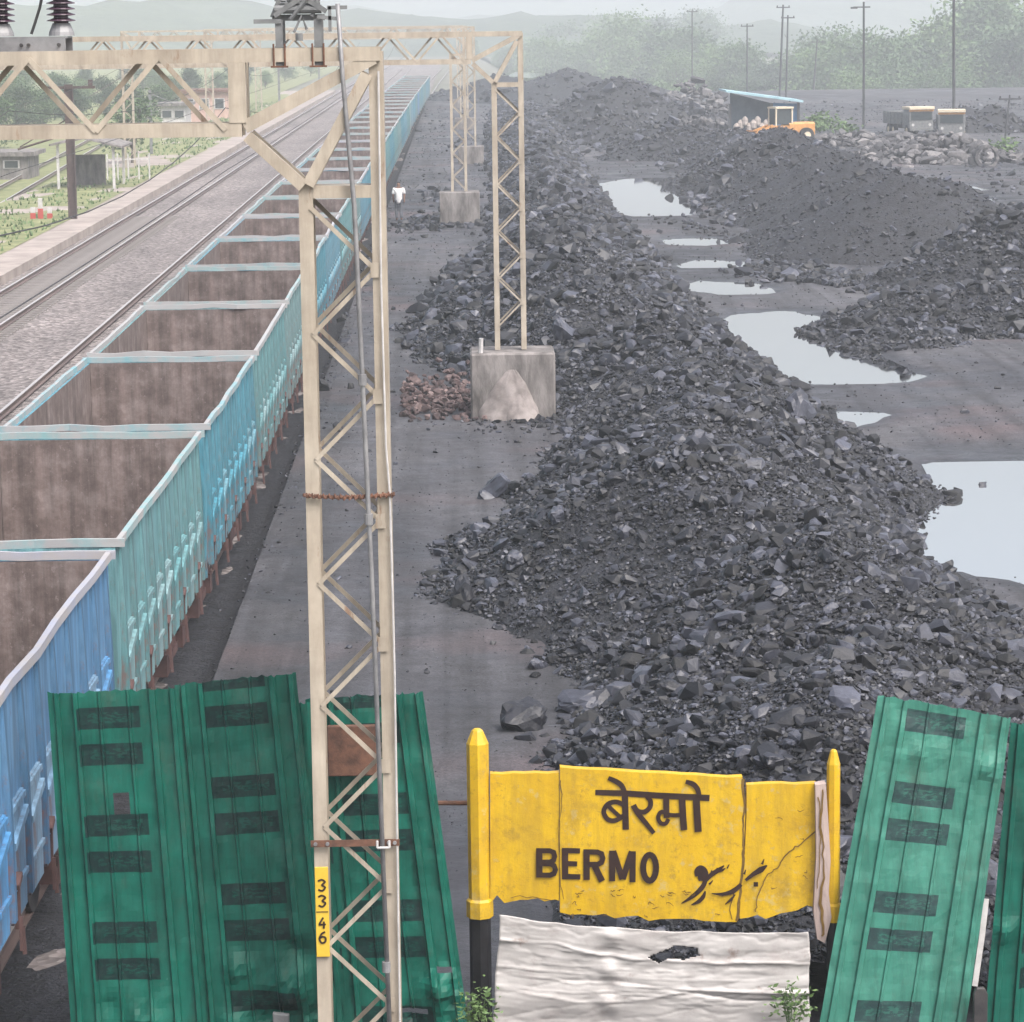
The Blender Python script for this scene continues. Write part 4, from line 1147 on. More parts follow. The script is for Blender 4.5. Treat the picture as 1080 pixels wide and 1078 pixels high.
def cone_heap(key, label, n, seed, smin=4.5, srange=(.05, .5), step=.35):
    cs = CONES[key]; rad = [c[2] / c[3] + 1.0 for c in cs]
    x0, x1 = min(c[0] - r_ for c, r_ in zip(cs, rad)), max(c[0] + r_ for c, r_ in zip(cs, rad)); y0, y1 = min(c[1] - r_ for c, r_ in zip(cs, rad)), max(c[1] + r_ for c, r_ in zip(cs, rad))
    heap('coal_heap', cone_h(cs, seed), list(np.arange(x0, x1, step)), list(np.arange(y0, y1, step)), label, n, smin, srange, seed)
cone_heap('B', 'smooth conical coal heap right of the long curved puddle', 6500, 31, 2.2, (.03, .30))
cone_heap('C', 'heap of coarse coal lumps at the right edge beside the smooth cone', 8000, 32, 3.8, (.06, .30))
cone_heap('Dm', 'low coal mound on the far bank of the long curved puddle', 9000, 33, 4.2, (.06, .5))
cone_heap('A', 'broad coal heap in front of the orange loader and blue roofed shed', 11000, 34, 2.4, (.05, .5))
cone_heap('E', 'flat topped dark heap in the far right distance behind the rubble', 400, 35, 3, (.08, .4), .5)
cone_heap('F', 'tall pointed coal heap in the hazy middle distance', 2200, 36, 3.5, (.08, .6), .5)
cone_heap('Gm', 'long dark bank below the trees at the far end of the yard', 500, 37, 3, (.1, .5), .8)
cone_heap('Hm', 'small coal heap at the right frame edge near a far puddle', 500, 38, 4, (.1, .5))

# loose lumps scattered on the yard
pos, sz = [], []
rr = np.random.default_rng(55)
BANDS = [((800, 285), (960, 305), 500, 7), ((790, 290), (900, 300), 150, 8), ((735, 205), (770, 235), 80, 9), ((700, 232), (800, 260), 80, 5), ((420, 240), (520, 232), 240, 7), ((600, 140), (640, 160), 120, 6), ((1040, 170), (1080, 240), 60, 5), ((548, 440), (592, 449), 170, 6), ((500, 449), (550, 452), 50, 4), ((455, 205), (515, 238), 90, 6), ((480, 150), (520, 178), 60, 6)]
for a, b, n, s_ in BANDS:
    A_, B_ = G(*a), G(*b)
    for _ in range(n):
        t = rr.random(); p = A_.lerp(B_, t); p = p + Vector((rr.normal(0, .5), rr.normal(0, 2.0 * p.y / 100), 0)); q = s_ * p.y / FPX * .5 * (1 + min(1.6, rr.pareto(3) * .5))
        pos.append((p.x, p.y, yard_h(p.x, p.y) + q * .3)); sz.append(q)
for _ in range(19000):
    y = 30 * (330 / 30) ** rr.random(); x = rr.uniform(-3.2, 6 + y * .2)
    if ridge_h(x, y) > YARD: continue
    if any(inside(p, x, y) for p in PUDDLES) and rr.random() > .03: continue
    q = (1.3 * y / FPX) * (1 + rr.pareto(2.5) * .7) * .5; q = min(q, .16 + y * .001)
    pos.append((x, y, yard_h(x, y) + q * .25)); sz.append(q)
for _ in range(900):       # ragged foot of the platform edge beside the train
    y = 31 * (150 / 31) ** rr.random(); x = -3.25 + rr.normal(0, .12); q = 3.0 * y / FPX * .5 * (1 + rr.pareto(3) * .6)
    pos.append((x, y, .24)); sz.append(q)
tag(link('coal_gravel', rock_mesh('coal_gravel', pos, sz, 'coal', 77)), 'loose coal crumbs scattered over the yard ground', 'coal gravel', None, 'stuff')
# white scraps of litter
pos, sz = [], []
for _ in range(110):
    y = 32 * (220 / 32) ** rr.random(); x = rr.uniform(-3.1, 4 + y * .16)
    if ridge_h(x, y) > YARD: continue
    pos.append((x, y, yard_h(x, y) + .01)); sz.append(1.3 * y / FPX * .5)
tag(link('litter', rock_mesh('litter', pos, sz, 'rubble', 78, (.1, .3))), 'pale scraps of litter strewn over the yard', 'litter', None, 'stuff')
# brick rubble against the second portal's block
pos, sz = [], []
for _ in range(420):
    px, py = rr.uniform(425, 520), rr.normal(425, 11)
    if py > 446: continue
    p = G(px, py, .25); q = 7 * p.y / FPX * .5 * (1 + min(.9, rr.pareto(3) * .5)); pos.append((p.x, p.y, .26 + max(0, (448 - py)) * .006 * rr.random() + q * .2)); sz.append(q)
tag(link('brick_rubble', rock_mesh('brick_rubble', pos, sz, 'brick', 79, (.5, .9))), 'reddish broken brick piled left of the stained concrete block', 'rubble', None, 'stuff')
# pale rubble far right and by the far bank
def rubble(name, boxes, label, seed):
    pos, sz = [], []; rr = np.random.default_rng(seed)
    for cx, cy, sx, sy, h, n, s_ in boxes:
        for _ in range(n):
            x, y = rr.normal(cx, sx), rr.normal(cy, sy); z = h * math.exp(-((x - cx) / sx) ** 2 * .5 - ((y - cy) / sy) ** 2 * .5) * rr.random() ** .5
            q = s_ * y / FPX * .5 * (1 + min(1.6, rr.pareto(3) * .6)); pos.append((x, y, .2 + z)); sz.append(q)
    tag(link(name, rock_mesh(name, pos, sz, 'rubble', seed, (.4, .8))), label, 'rubble', None, 'stuff')
rubble('rubble_heap', [(29.5, 190, 2.2, 3, 1.7, 520, 9), (27.0, 196, 1.4, 3, .8, 160, 7), (33, 190, 1.2, 3, .6, 110, 8)], 'pale broken rubble heaped in front of the two parked trucks', 81)
rubble('rubble_heap', [(27, 216, 2.2, 4, .8, 260, 8), (31, 214, 1.6, 4, .7, 160, 8)], 'grey rubble strewn left of the two parked trucks', 82)
rubble('rubble_heap', [(21.5, 285, 2.5, 6, 3.4, 240, 7), (19, 255, 2.0, 5, 1.0, 160, 7)], 'pale rubble bank left of the blue roofed shed', 83)

# single boulders one can pick out
def rock_one(px, py, spx, label, group=None, flat=.7, lift=.25, seed=1):
    Yq = 27.5
    while Yq < 300:            # first place along the sight line where the surface is met
        p = D(px, py, Yq); z = max(ridge_h(p.x, p.y), yard_h(p.x, p.y))
        if p.z <= z: break
        Yq += .08
    s_ = spx * p.y / FPX * .5
    me = rock_mesh('coal_boulder', [(0, 0, 0)], [s_], 'coal', seed, (flat, flat + .1), BIG)
    bm = bmesh.new(); bm.from_mesh(me); bmesh.ops.subdivide_edges(bm, edges=bm.edges[:], cuts=2, use_grid_fill=True)
    for v_ in bm.verts: v_.co += Vector((1, 1, 1)) * 0 + v_.co.normalized() * s_ * .16 * mnoise.fractal(v_.co * (2.2 / s_) + Vector((seed, 0, 0)), 1, 2, 4)
    bm.to_mesh(me); bm.free()
    return tag(link('coal_boulder', me, None, (p.x, p.y, z + s_ * lift)), label, 'boulder', group or 'big coal boulders')
BO = [(553, 768, 60, 'largest black boulder, on bare ground just left of the coal ridge above the sign'), (612, 752, 50, 'angular black boulder right beside the largest boulder'),
      (845, 440, 48, 'flat topped black slab perched on the ridge by the tiny puddle'), (523, 522, 38, 'upright grey slab on the upper left slope of the near bulge'),
      (540, 600, 36, 'pale rounded boulder on the near bulge facing the train'), (490, 632, 44, 'broad dark boulder at the left foot of the near bulge'),
      (708, 735, 34, 'dark boulder alone on the slope above the yellow sign'), (455, 342, 30, 'dark block left of the second concrete block'),
      (594, 358, 34, 'flat black slab just right of the stained concrete block'), (1036, 514, 12, 'small dark stone standing in the big right puddle'),
      (620, 690, 30, 'grey boulder at the left toe above the largest boulder'), (900, 525, 26, 'pale boulder on the right shoulder facing the big puddle'),
      (740, 215, 22, 'dark boulder on the shore of the far round puddle'), (820, 812, 34, 'boulder directly behind the top right of the yellow sign'),
      (430, 368, 18, 'small dark block on the edge of the far left coal spill')]
for i, (x, y, s_, lab) in enumerate(BO): rock_one(x, y, s_, lab, seed=100 + i, lift=.3 if i < 2 else .42, flat=.62)
rb = random.Random(5)
for i in range(46):
    y = rb.uniform(480, 800); x = rb.uniform(max(480, 480 + (y - 600) * .6), 980)
    rock_one(x, y, rb.uniform(15, 26), 'grey coal lump lying among smaller pieces on the near coal ridge', 'loose big lumps on the near ridge', rb.uniform(.45, .8), .2, 200 + i)

# ------------------------------------------------------------------ trees
def tree_proto(h, cw, n, mat, seed, name='tree', trunk=.16):
    rr = random.Random(seed); t = bpy.data.objects.new(name, None); COL.objects.link(t)
    m = MB(); base = h * trunk; m.tube([(0, 0, -.2), (.05 * h * .2, 0, base * .6), (.02 * h, .01 * h, base), (0, 0, h * .8)], [.035 * h, .026 * h, .02 * h, .006 * h], 7)
    cl = []
    for k in range(19):
        a = rr.uniform(0, 6.28); r_ = cw * .5 * math.sqrt(rr.random()) * .85; z = rr.uniform(base * .9, h * .95)
        taper = 1 - .55 * ((z - base) / (h - base)) ** 2
        c = Vector((math.cos(a) * r_ * taper, math.sin(a) * r_ * taper, z)); cl.append(c)
        m.tube([(0, 0, base * rr.uniform(.6, 1.1)), c * .6 + Vector((0, 0, base * .35)), c], [.012 * h, .008 * h, .003 * h], 5)
    m.build('trunk', 'bark', t)
    m = MB(); random.seed(seed)
    for c in cl:
        leaf_quads(m, c, n // 19, (cw * .13, cw * .13, h * .07), h * (.032 if n < 2000 else .025), .7)
    m.build('crown', mat, t); return t
protos = [tree_proto(10, 9, 6600, 'leaf_mid', 1), tree_proto(9, 8, 6160, 'leaf_pale', 2), tree_proto(11, 8, 6600, 'leaf_dark', 3), tree_proto(8, 10, 6600, 'leaf_mid', 4), tree_proto(7, 7, 5280, 'leaf_pale', 5)]
used = [False] * len(protos)
def put_tree(i, x, y, s_, label, group, z=0.0):
    o = protos[i] if not used[i] else copy_tree(protos[i]); used[i] = True
    o.location = (x, y, z); o.scale = (s_, s_, s_ * random.Random(x * y).uniform(.85, 1.15)); o.rotation_euler.z = random.Random(x + y).uniform(0, 6.28)
    o.name = 'tree'; tag(o, label, 'tree', group); return o
g1 = 'trees along the far right side of the yard'
KIND = ['mid green hazy tree in the row beyond the coal yard', 'pale green hazy tree in the row beyond the coal yard', 'dark green hazy tree in the row beyond the coal yard', 'wide spreading hazy tree in the row beyond the coal yard', 'low pale bushy tree in the row beyond the coal yard']
rt = random.Random(3)
# (pixel column, top row, distance)
TR = [(875, 45, 330), (900, 52, 335), (925, 50, 320), (950, 48, 335), (975, 42, 330), (1000, 40, 345), (1025, 25, 330), (1050, 18, 335), (1075, 25, 330), (1100, 25, 340), (890, 75, 300), (940, 72, 305), (985, 70, 300), (1035, 62, 300), (1070, 60, 305),
      (700, 45, 420), (725, 40, 400), (745, 48, 390), (765, 52, 380), (785, 58, 370), (805, 70, 360), (680, 40, 440), (655, 38, 460), (630, 42, 470), (605, 45, 480), (580, 48, 490), (560, 50, 500), (535, 50, 520), (715, 65, 380), (750, 68, 370), (780, 75, 350), (845, 78, 340), (860, 70, 350),
      (500, 45, 560), (590, 30, 600), (640, 25, 620), (690, 28, 600), (740, 25, 620)]
for k, (px, py, Y) in enumerate(TR):
    for q in range(2):
        Yq = Y * 1.55 + rt.uniform(-20, 20) + q * 35; top = D(px + rt.uniform(-9, 9), py + rt.uniform(-5, 5) + q * 7, Yq); i = rt.randrange(5); hgt = [10, 9, 11, 8, 7][i]; z = land_h(top.x, Yq)
        put_tree(i, top.x, Yq, max(.45, (top.z - z) / hgt) * 1.1, KIND[i], g1, z)
g2 = 'trees on the left beyond the platform'
TL = [(20, 95, 260), (45, 90, 280), (75, 95, 270), (5, 85, 300), (170, 92, 300), (110, 88, 320), (60, 80, 340), (200, 85, 380), (230, 80, 420), (20, 70, 400), (90, 70, 420), (150, 72, 430), (260, 70, 480), (300, 62, 520), (-10, 100, 240)]
for k, (px, py, Y) in enumerate(TL):
    top = D(px, py, Y); i = [2, 0, 2, 3, 0][k % 5]; hgt = [10, 9, 11, 8, 7][i]
    for q in range(2):
      put_tree(i if q == 0 else (i + 2) % 4, top.x + q * rt.uniform(-7, 7), Y + q * 40, max(.35, top.z / hgt) * (1 - .2 * q), ['dark green hazy tree left beyond the platform', 'mid green hazy tree left beyond the platform', 'wide hazy tree left beyond the platform'][{2: 0, 0: 1, 3: 2, 1: 1}[i if q == 0 else (i + 2) % 4]], g2)
o = tree_proto(4.3, 3.9, 1700, 'leaf_mid', 9, trunk=.3); p = G(140, 172, .25)
o.location = (p.x, p.y, .25); tag(o, 'rounded green tree on the island platform beside the shelter', 'tree', None)
def bush(px, py, Y, sx, n, label, mat='leaf_pale'):
    p = G(px, py, .2); m = MB(); random.seed(px)
    for k in range(6): leaf_quads(m, (random.gauss(0, sx * .5), random.gauss(0, .6), random.uniform(.3, 1.0)), n // 6, (sx * .22, .3, .28), .16)
    t = empty('shrub', (p.x, p.y, .1), label, 'shrub'); m.build('leaves', mat, t)
    m = MB()
    for k in range(5): m.tube([(k * .2 - .4, 0, -.1), (k * .3 - .6, 0, .8)], .03, 5)
    m.build('stem', 'bark', t)
bush(855, 138, 230, 2.2, 700, 'green shrub between the blue roofed shed and the tall pole')
bush(885, 142, 230, 1.8, 500, 'low green shrub at the foot of the tall pole')
bush(1045, 168, 200, 1.6, 400, 'low green shrub right of the pale rubble heap')

# ------------------------------------------------------------------ poles, masts and wires
def pole(px, top, base, label, wdt=.2, cross=True, lean=0.0, tilt=None):
    p = G(px, base, .2); tp = D(px if tilt is None else tilt, top, p.y); h = tp.z - .1
    t = empty('utility_pole', (p.x, p.y, .1), label, 'utility pole', 'utility poles across the coal yard')
    dx = tp.x - p.x; m = MB(); m.tube([(0, 0, -.3), (dx, 0, h)], [wdt * .5, wdt * .36], 8); m.build('shaft', 'pole_dark', t)
    if cross:
        m = MB(); m.box(dx - .75, dx + .75, -.06, .06, h - .35, h - .23)
        for x in (-.65, 0, .65): m.lathe([(.05, 0), (.07, .08), (.04, .16)], (dx + x, 0, h - .23), 8)
        m.build('cross_arm', 'pole_dark', t)
    return (p.x + dx, p.y, h)
PL = [pole(730, 10, 90, 'thin utility pole left among the hazy trees', .22), pole(788, 25, 100, 'thin utility pole just left of the paired poles', .22),
      pole(822, 5, 104, 'leaning taller pole of the pair behind the shed', .28, tilt=826), pole(829, 16, 104, 'shorter upright pole of the pair behind the shed', .25, tilt=831),
      pole(858, 42, 92, 'leaning short pole with a box left of the gap', .26, tilt=862), pole(911, 2, 138, 'tall lamp pole beside the shrubs in the far yard', .22, False),
      pole(1006, -60, 146, 'tallest dark pole rising beyond the frame behind the trucks', .24, False), pole(1059, 100, 152, 'short leaning pole at the far right beside the dark heap', .16, True, tilt=1065)]
m = MB(); x, y, h = PL[5]; m.bar((x - .8, y, h - .3), (x + .5, y, h - .3), .1, .1); m.box(x - 1.0, x - .5, y - .15, y + .15, h - .42, h - .28)
tag(m.build('floodlight', 'pole_dark'), 'pair of lamp arms on top of the tall lamp pole', 'lamp')
# overhead wires
def wire(pts, label, r_=.012, sag=.25, n=10):
    m = MB(); out = []
    for a, b in zip(pts, pts[1:]):
        a, b = Vector(a), Vector(b)
        for i in range(n): t = i / n; q = a.lerp(b, t); q.z -= sag * 4 * t * (1 - t); out.append(q)
    out.append(Vector(pts[-1])); m.tube(out, r_, 5)
    tag(m.build('overhead_wire', 'wire'), label, 'overhead wire', 'overhead wires above the tracks')
stn = [25.4, 68.6, 135.75, 194, 258, 322]
for X, nm in ((-14.58, 'platform track'), (-9.76, 'empty middle track'), (-5.05, 'loaded train track')):
    wire([(X, y, 5.75) for y in stn], 'contact wire above the ' + nm, .010, .05)
    wire([(X, y, 7.1) for y in stn], 'sagging catenary wire above the ' + nm, .010, .75)
t = empty('signal_mast', (G(77, 231, .25).x, G(77, 231, .25).y, .25), 'dark brown mast with cross arm on the island platform', 'mast')
m = MB(); m.box(-.19, -.16, -.15, .15, -.1, 6.1); m.box(.16, .19, -.15, .15, -.1, 6.1); m.box(-.16, .16, -.012, .012, -.1, 6.1); m.build('shaft', 'mast_brown', t)
m = MB(); m.box(-1.1, 1.2, -.08, .08, 5.9, 6.02); m.box(.9, 1.1, -.08, .08, 6.0, 6.3); m.tube([(0, 0, 3.9), (-2.4, 0, 3.2)], .05, 6); m.tube([(0, 0, 4.6), (-2.3, 0, 3.3)], .03, 6); m.build('cross_arm', 'mast_brown', t)
m = MB(); q = G(77, 231, .25)
for pts in ([q + Vector((0, 0, .8)), D(30, 180, 139), D(5, 157, 138)], [q + Vector((0, 0, .9)), D(120, 180, 140), D(185, 140, 141)]):
    m.tube(pts, .035, 5)
m.build('guy_wire', 'mast_brown', t)
for px, top, base, lab in ((295, 60, 122, 'thin grey mast beside the tracks under the second boom'), (337, 62, 100, 'faint grey mast far along the tracks'), (160, 95, 165, 'slim grey mast behind the rounded platform tree')):
    p = G(px, base, .1); h = D(px, top, p.y).z; t = empty('trackside_mast', (p.x, p.y, 0), lab, 'mast', 'thin masts along the tracks')
    m = MB(); m.box(-.1, .1, -.1, .1, -.1, h); m.build('shaft', 'steel_grey', t)
    m = MB(); m.tube([(0, 0, h * .8), (1.6, 0, h * .8)], .04, 6); m.tube([(0, 0, h * .95), (1.6, 0, h * .8)], .03, 6); m.build('cantilever_arm', 'steel_grey', t)
# station bits on the left
p = G(97, 197, .25); t = empty('platform_shelter', (p.x, p.y, .25), 'small grey roofed shelter on the island platform', 'shelter')
m = MB(); m.prism([(-1.9, 2.35), (0, 2.7), (2.0, 2.2), (2.0, 2.3), (0, 2.82), (-1.9, 2.45)], -3, 3); m.build('roof', 'conc', t)
for x in (-1.5, 1.5):
    for y in (-2.5, 2.5): m = MB(); m.box(x - .07, x + .07, y - .07, y + .07, 0, 2.4); m.build('post', 'white', t)
m = MB(); m.box(-1.2, .6, 1.6, 1.7, 0, 1.7); m.build('wall', 'conc', t)
p = G(135, 190, .25); t = empty('platform_railing', (p.x, p.y, .25), 'white railing posts beside the platform shelter', 'railing')
for k in range(5): m = MB(); m.box(-1.2 + k * .6, -1.12 + k * .6, -.05, .05, 0, 1.5); m.build('post', 'white', t)
m = MB(); m.box(-1.2, 1.3, -.03, .03, 1.15, 1.22); m.build('rail', 'white', t)
for dx, h, lab in ((0, .95, 'tall red and white marker post beside the dark mast'), (-.35, .55, 'short red and white marker left of the tall one'), (.42, .5, 'short red and white marker right of the tall one')):
    p = G(43, 231, .25); t = empty('marker_post', (p.x + dx, p.y, .25), lab, 'marker post', 'red and white markers on the platform')
    m = MB(); m.box(-.12, .12, -.06, .06, 0, h * .5); m.build('foot', 'red', t, bevel=.01); m = MB(); m.box(-.1, .1, -.055, .055, h * .5, h); m.build('cap', 'white', t, bevel=.01)
def building(px0, px1, ytop, ybase, dep, mat, roofm, label, wins):
    a, b = G(px0, ybase, 0), G(px1, ybase, 0); Y = (a.y + b.y) / 2; a.x, b.x = D(px0, ybase, Y).x, D(px1, ybase, Y).x; h = D(px0, ytop, Y).z; W = b.x - a.x
    t = empty('building', ((a.x + b.x) / 2, Y, 0), label, 'building')
    m = MB(); m.box(-W / 2, W / 2, 0, dep, -.3, h); m.build('wall', mat, t)
    m = MB(); m.box(-W / 2 - .4, W / 2 + .4, -.4, dep + .4, h, h + .25); m.build('roof', roofm, t)
    for k in range(wins):
        x = -W / 2 + W * (k + .5) / wins
        f_ = MB(); f_.box(x - .5, x + .5, -.05, .0, h * .42, h * .8); w_ = f_.build('window', 'white', t)
        g_ = MB(); g_.box(x - .4, x + .4, -.07, -.05, h * .45, h * .77); g_.build('pane', 'glass', w_)
    return t
building(192, 240, 98, 128, 8, 'pink_wall', 'rust', 'pink station building with brown roof beyond the platform', 3)
building(170, 196, 112, 134, 6, 'white', 'conc', 'low white hut beside the pink station building', 2)
building(-5, 30, 165, 187, 5, 'conc', 'conc', 'grey lineside hut at the left frame edge', 1)

# ------------------------------------------------------------------ person walking
p = G(421, 233, YARD)
per = empty('person', (p.x, p.y, YARD), 'person in white shirt and dark trousers walking away beside the train', 'person', None, R(4))
bmv = [(0, 0, .93), (0, .0, 1.15), (0, .02, 1.38), (0, .02, 1.48), (0, .03, 1.58), (0, .03, 1.68),
       (-.10, 0, .88), (-.10, .10, .5), (-.10, .02, .08), (-.10, .14, .03), (.10, 0, .88), (.10, -.02, .48), (.10, -.16, .10), (.10, -.06, .03),
       (-.2, .02, 1.40), (-.25, .0, 1.14), (-.23, .1, .9), (-.22, .13, .80), (.2, .02, 1.40), (.25, .0, 1.14), (.24, -.04, .9), (.23, -.05, .80)]
bme = [(0, 1), (1, 2), (2, 3), (3, 4), (4, 5), (0, 6), (6, 7), (7, 8), (8, 9), (0, 10), (10, 11), (11, 12), (12, 13), (2, 14), (14, 15), (15, 16), (16, 17), (2, 18), (18, 19), (19, 20), (20, 21)]
rad = [.13, .13, .14, .055, .085, .08, .085, .06, .045, .04, .085, .06, .045, .04, .07, .05, .036, .035, .07, .05, .036, .035]
def skin(name, vs, es, rs, mats, parent, pick=None):
    me = bpy.data.meshes.new(name); me.from_pydata(vs, es, []); me.update()
    for mm in mats: me.materials.append(MT[mm])
    ob = link(name, me, parent)
    bm = bmesh.new(); bm.from_mesh(me); ly = bm.verts.layers.skin.verify()
    for v_, r_ in zip(bm.verts, rs): v_[ly].radius = (r_, r_)
    bm.verts.ensure_lookup_table(); bm.verts[0][ly].use_root = True
    bm.to_mesh(me); bm.free()
    ob.modifiers.new('skin', 'SKIN'); s_ = ob.modifiers.new('sub', 'SUBSURF'); s_.levels = 2; s_.render_levels = 2
    dg = bpy.context.evaluated_depsgraph_get(); me2 = bpy.data.meshes.new_from_object(ob.evaluated_get(dg)); ob.modifiers.clear(); ob.data = me2
    me2.materials.clear()
    for mm in mats: me2.materials.append(MT[mm])
    for pl in me2.polygons:
        pl.material_index = pick(pl.center) if pick else 0; pl.use_smooth = True
    return ob
skin('body', bmv, bme, rad, ['skin'], per)
skin('shirt', [(0, 0, .72), (0, 0, 1.15), (0, .02, 1.40), (-.2, .02, 1.40), (-.25, .0, 1.16), (.2, .02, 1.40), (.25, .0, 1.16)], [(0, 1), (1, 2), (2, 3), (3, 4), (2, 5), (5, 6)], [.17, .165, .16, .095, .08, .095, .08], ['cloth_white'], per)
skin('trousers', [(0, 0, .93), (-.10, 0, .86), (-.10, .10, .5), (-.10, .02, .1), (.10, 0, .86), (.10, -.02, .48), (.10, -.16, .12)], [(0, 1), (1, 2), (2, 3), (0, 4), (4, 5), (5, 6)], [.14, .11, .085, .07, .11, .085, .07], ['cloth_dark'], per)
skin('hair', [(0, .0, 1.66), (0, .035, 1.70)], [(0, 1)], [.088, .086], ['hair'], per)

# ------------------------------------------------------------------ shed, loader and trucks
p = G(770, 142, .2); Ys = 243; a, b = D(770, 140, Ys), D(842, 140, Ys); Wd = b.x - a.x
sh = empty('shed', (a.x, Ys, .1), 'dark shed with sloping pale blue roof behind the coal heap', 'shed'); zr = D(772, 97, Ys).z; zr2 = D(842, 108, Ys).z
m = MB(); m.prism([(-.4, zr - .1), (Wd + .3, zr2 - .1), (Wd + .3, zr2 + .06), (-.4, zr + .06)], -.8, 5.5); m.build('roof', 'roof_blue', sh)
m = MB(); m.prism([(.1, -.2), (Wd * .62, -.2), (Wd * .62, zr2 - .15), (.1, zr - .2)], 1.2, 1.35); m.build('wall', 'shed_dark', sh)
m = MB(); m.prism([(Wd * .62, -.2), (Wd, -.2), (Wd, zr2 - .2), (Wd * .62, zr2 - .12)], .2, .35); m.build('tarpaulin', 'shed_blue', sh)
for x in (.0, Wd * .61, Wd): m = MB(); m.box(x - .1, x + .1, -.1, .1, -.3, zr2 - .12); m.build('post', 'pole_dark', sh)
m = MB()
for k in range(9): x = .5 + k * .33; m.lathe([(.1, 0), (.24, .1), (.26, .5), (.12, .7), (.02, .75)], (x, .1 * (k % 2), .1 + .25 * (k % 3)), 8)
tag(m.build('sack_pile', 'sack', None, (a.x, Ys, .1)), 'pale sacks stacked in the open front of the shed', 'sacks', None, 'stuff')
def wheel(parent, x, y, r_, wd=.35):
    m = MB(); m.tube([(x - wd / 2, y, r_), (x + wd / 2, y, r_)], r_, 18); w_ = m.build('wheel', 'tyre', parent)
    m = MB(); m.tube([(x - wd / 2 - .02, y, r_), (x + wd / 2 + .02, y, r_)], r_ * .5, 14); m.build('rim', 'cab_cream', w_)
ld_s = .82; p = D(826, 142, 214); zl = cone_h(CONES['A'], 34)(p.x, 214)
ld = empty('wheel_loader', (p.x, 214, .45), 'orange wheel loader working behind the crest of the broad coal heap', 'loader', None, R(-68))
m = MB(); m.prism([(-.75, .7), (.75, .7), (.75, 1.6), (.6, 1.75), (-.6, 1.75), (-.75, 1.6)], .2, 2.6); m.build('body', 'orange', ld)
m = MB(); m.prism([(-.65, 1.6), (.65, 1.6), (.6, 2.9), (-.6, 2.9)], -1.0, .5); c_ = m.build('cab', 'glass', ld)
m = MB(); m.box(-.75, .75, -1.1, .6, 2.9, 3.05); m.build('cab_roof', 'cab_cream', c_)
m = MB()
for x in (-.62, .62):
    for y in (-1.0, .5): m = MB(); m.box(x - .06, x + .06, y - .06, y + .06, 1.5, 2.9); m.build('cab_pillar', 'cab_cream', c_)
m = MB(); m.prism([(-.7, .7), (.7, .7), (.7, 1.5), (-.7, 1.5)], -1.5, .2); m.build('front_frame', 'orange', ld)
for s_ in (-1, 1):
    m = MB(); m.bar((s_ * .5, -1.2, 1.5), (s_ * .5, -2.6, 1.0), .22, .14, (1, 0, 0)); m.bar((s_ * .5, -2.6, 1.0), (s_ * .5, -3.0, .6), .2, .14, (1, 0, 0)); m.build('lift_arm', 'orange', ld)
m = MB(); m.add([(-1.2, -3.0, .25), (1.2, -3.0, .25), (1.2, -3.0, 1.15), (-1.2, -3.0, 1.15), (-1.2, -3.9, .2), (1.2, -3.9, .2)], [(0, 1, 2, 3), (0, 4, 5, 1), (1, 5, 2), (0, 3, 4)])
b_ = m.build('bucket', 'orange', ld); md = b_.modifiers.new('thickness', 'SOLIDIFY'); md.thickness = .06
for x in (-.9, .9):
    for y in (-1.0, 1.7): wheel(ld, x, y, .65, .45)
ld.scale = (ld_s, ld_s, ld_s)
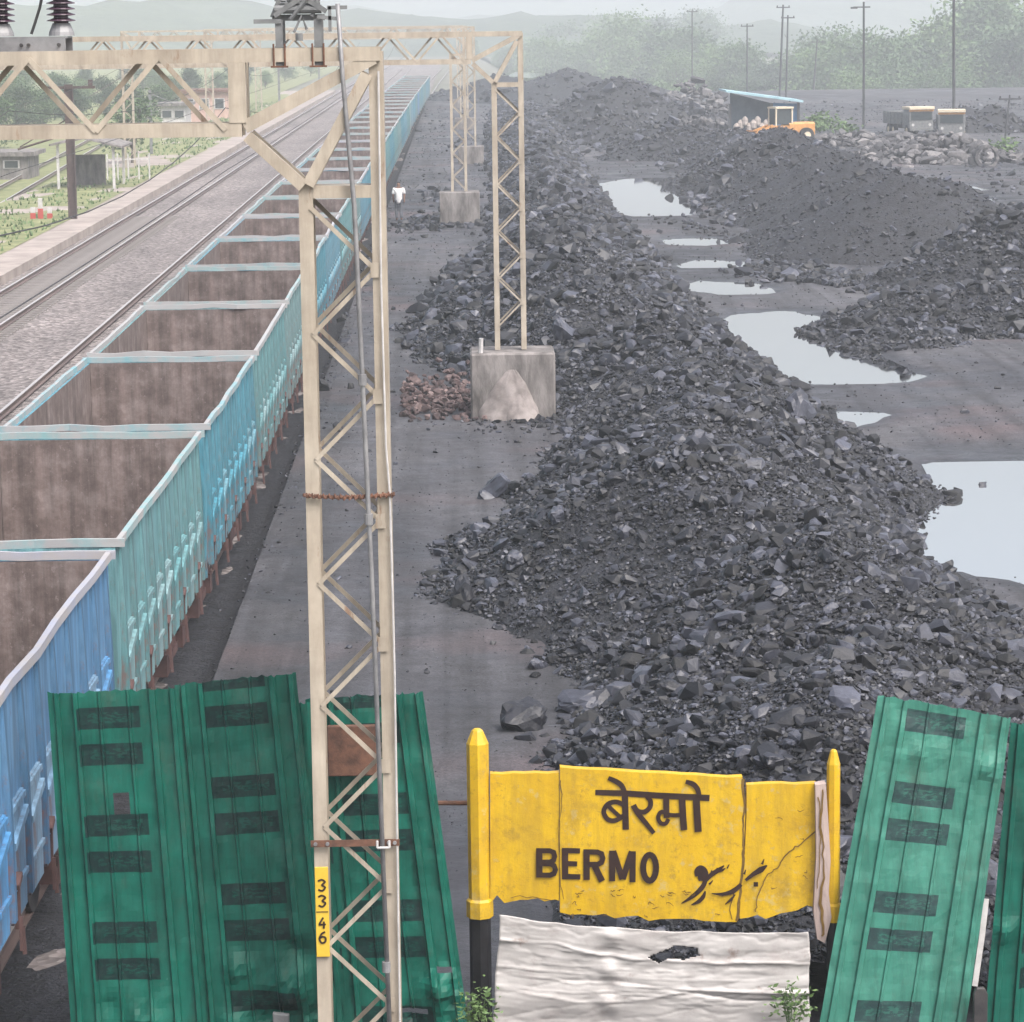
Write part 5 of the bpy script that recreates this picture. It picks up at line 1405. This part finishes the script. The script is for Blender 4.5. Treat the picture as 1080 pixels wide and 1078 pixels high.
def truck(px, py, Y, label, rz):
    p = G(px, py, .2); t = empty('truck', (D(px, py, Y).x, Y, .2), label, 'truck', 'trucks parked behind the rubble', rz)
    t.scale = (.82, .82, .82)
    m = MB(); m.prism([(-1.15, .7), (1.15, .7), (1.15, 2.0), (1.05, 2.35), (-1.05, 2.35), (-1.15, 2.0)], -1.6, .2); c_ = m.build('cab', 'steel_grey', t, bevel=.04)
    m = MB(); m.box(-1.2, 1.2, -1.8, .25, 2.36, 2.62); m.build('cab_roof', 'cab_cream', c_, bevel=.03); m = MB(); m.box(-1.17, 1.17, -1.66, -1.6, 2.2, 2.358); m.build('visor_band', 'orange', c_)
    m = MB(); m.box(-.98, .98, -1.66, -1.60, 1.45, 2.15); m.build('windscreen', 'glass', c_)
    for x in (-.8, .8): m = MB(); m.tube([(x, -1.66, 1.0), (x, -1.6, 1.0)], .13, 10); m.build('headlight', 'white', c_)
    m = MB(); m.box(-1.1, 1.1, -1.75, -1.58, .5, .75); m.build('bumper', 'steel_grey', t)
    m = MB(); m.box(-1.2, 1.2, .4, 5.2, 1.0, 1.12)
    for q in ((-1.2, -1.14, .4, 5.2), (1.14, 1.2, .4, 5.2), (-1.14, 1.14, .4, .46), (-1.14, 1.14, 5.14, 5.2)): m.box(*q, 1.12, 2.1)
    for y in (1.2, 2.2, 3.2, 4.2):
        for s_ in (-1, 1): m.box(*sorted((s_ * 1.2, s_ * 1.27)), y - .06, y + .06, 1.0, 2.1)
    m.build('load_body', 'steel_grey', t)
    m = MB(); m.box(-.45, .45, -1.5, 5.1, .6, .95); m.build('chassis', 'black_iron', t)
    for y in (-.9, 2.6, 3.9):
        for x in (-1.0, 1.0): wheel(t, x, y, .5, .3)
truck(965, 152, 232, 'orange truck with cream roof, left of the two parked behind rubble', R(12))
truck(1003, 158, 224, 'orange truck with cream roof, right one of the two behind rubble', R(-8))
m = MB()
for k in range(24):
    a0 = k / 24 * 2 * math.pi; a1 = (k + 1) / 24 * 2 * math.pi
    m.bar((math.cos(a0) * .62, 0, math.sin(a0) * .62 + .6), (math.cos(a1) * .62, 0, math.sin(a1) * .62 + .6), .16, .8)
p = G(1040, 176, .2); tag(m.build('concrete_ring', 'rubble', None, (p.x, p.y, .2)), 'pale concrete ring lying at the right end of the rubble', 'concrete ring')

# ------------------------------------------------------------------ haze
m = MB(); m.box(-1200, 1200, -60, 2500, -1.6, 62)
hz = NT('haze air'); hz.t.nodes.remove(hz.b); hz.t.nodes.remove(hz.co)
pv = hz.n('ShaderNodeVolumePrincipled'); pv.inputs['Density'].default_value = HAZE_DENSITY; pv.inputs['Color'].default_value = (.90, .95, 1.0, 1); pv.inputs['Anisotropy'].default_value = .25
hz.l(pv.outputs[0], hz.t.nodes['Material Output'].inputs['Volume']); MT['haze'] = hz.m
hb = m.build('haze', 'haze'); hb['kind'] = 'stuff'; hb['label'] = 'pale haze hanging over the whole yard'; hb['category'] = 'haze'
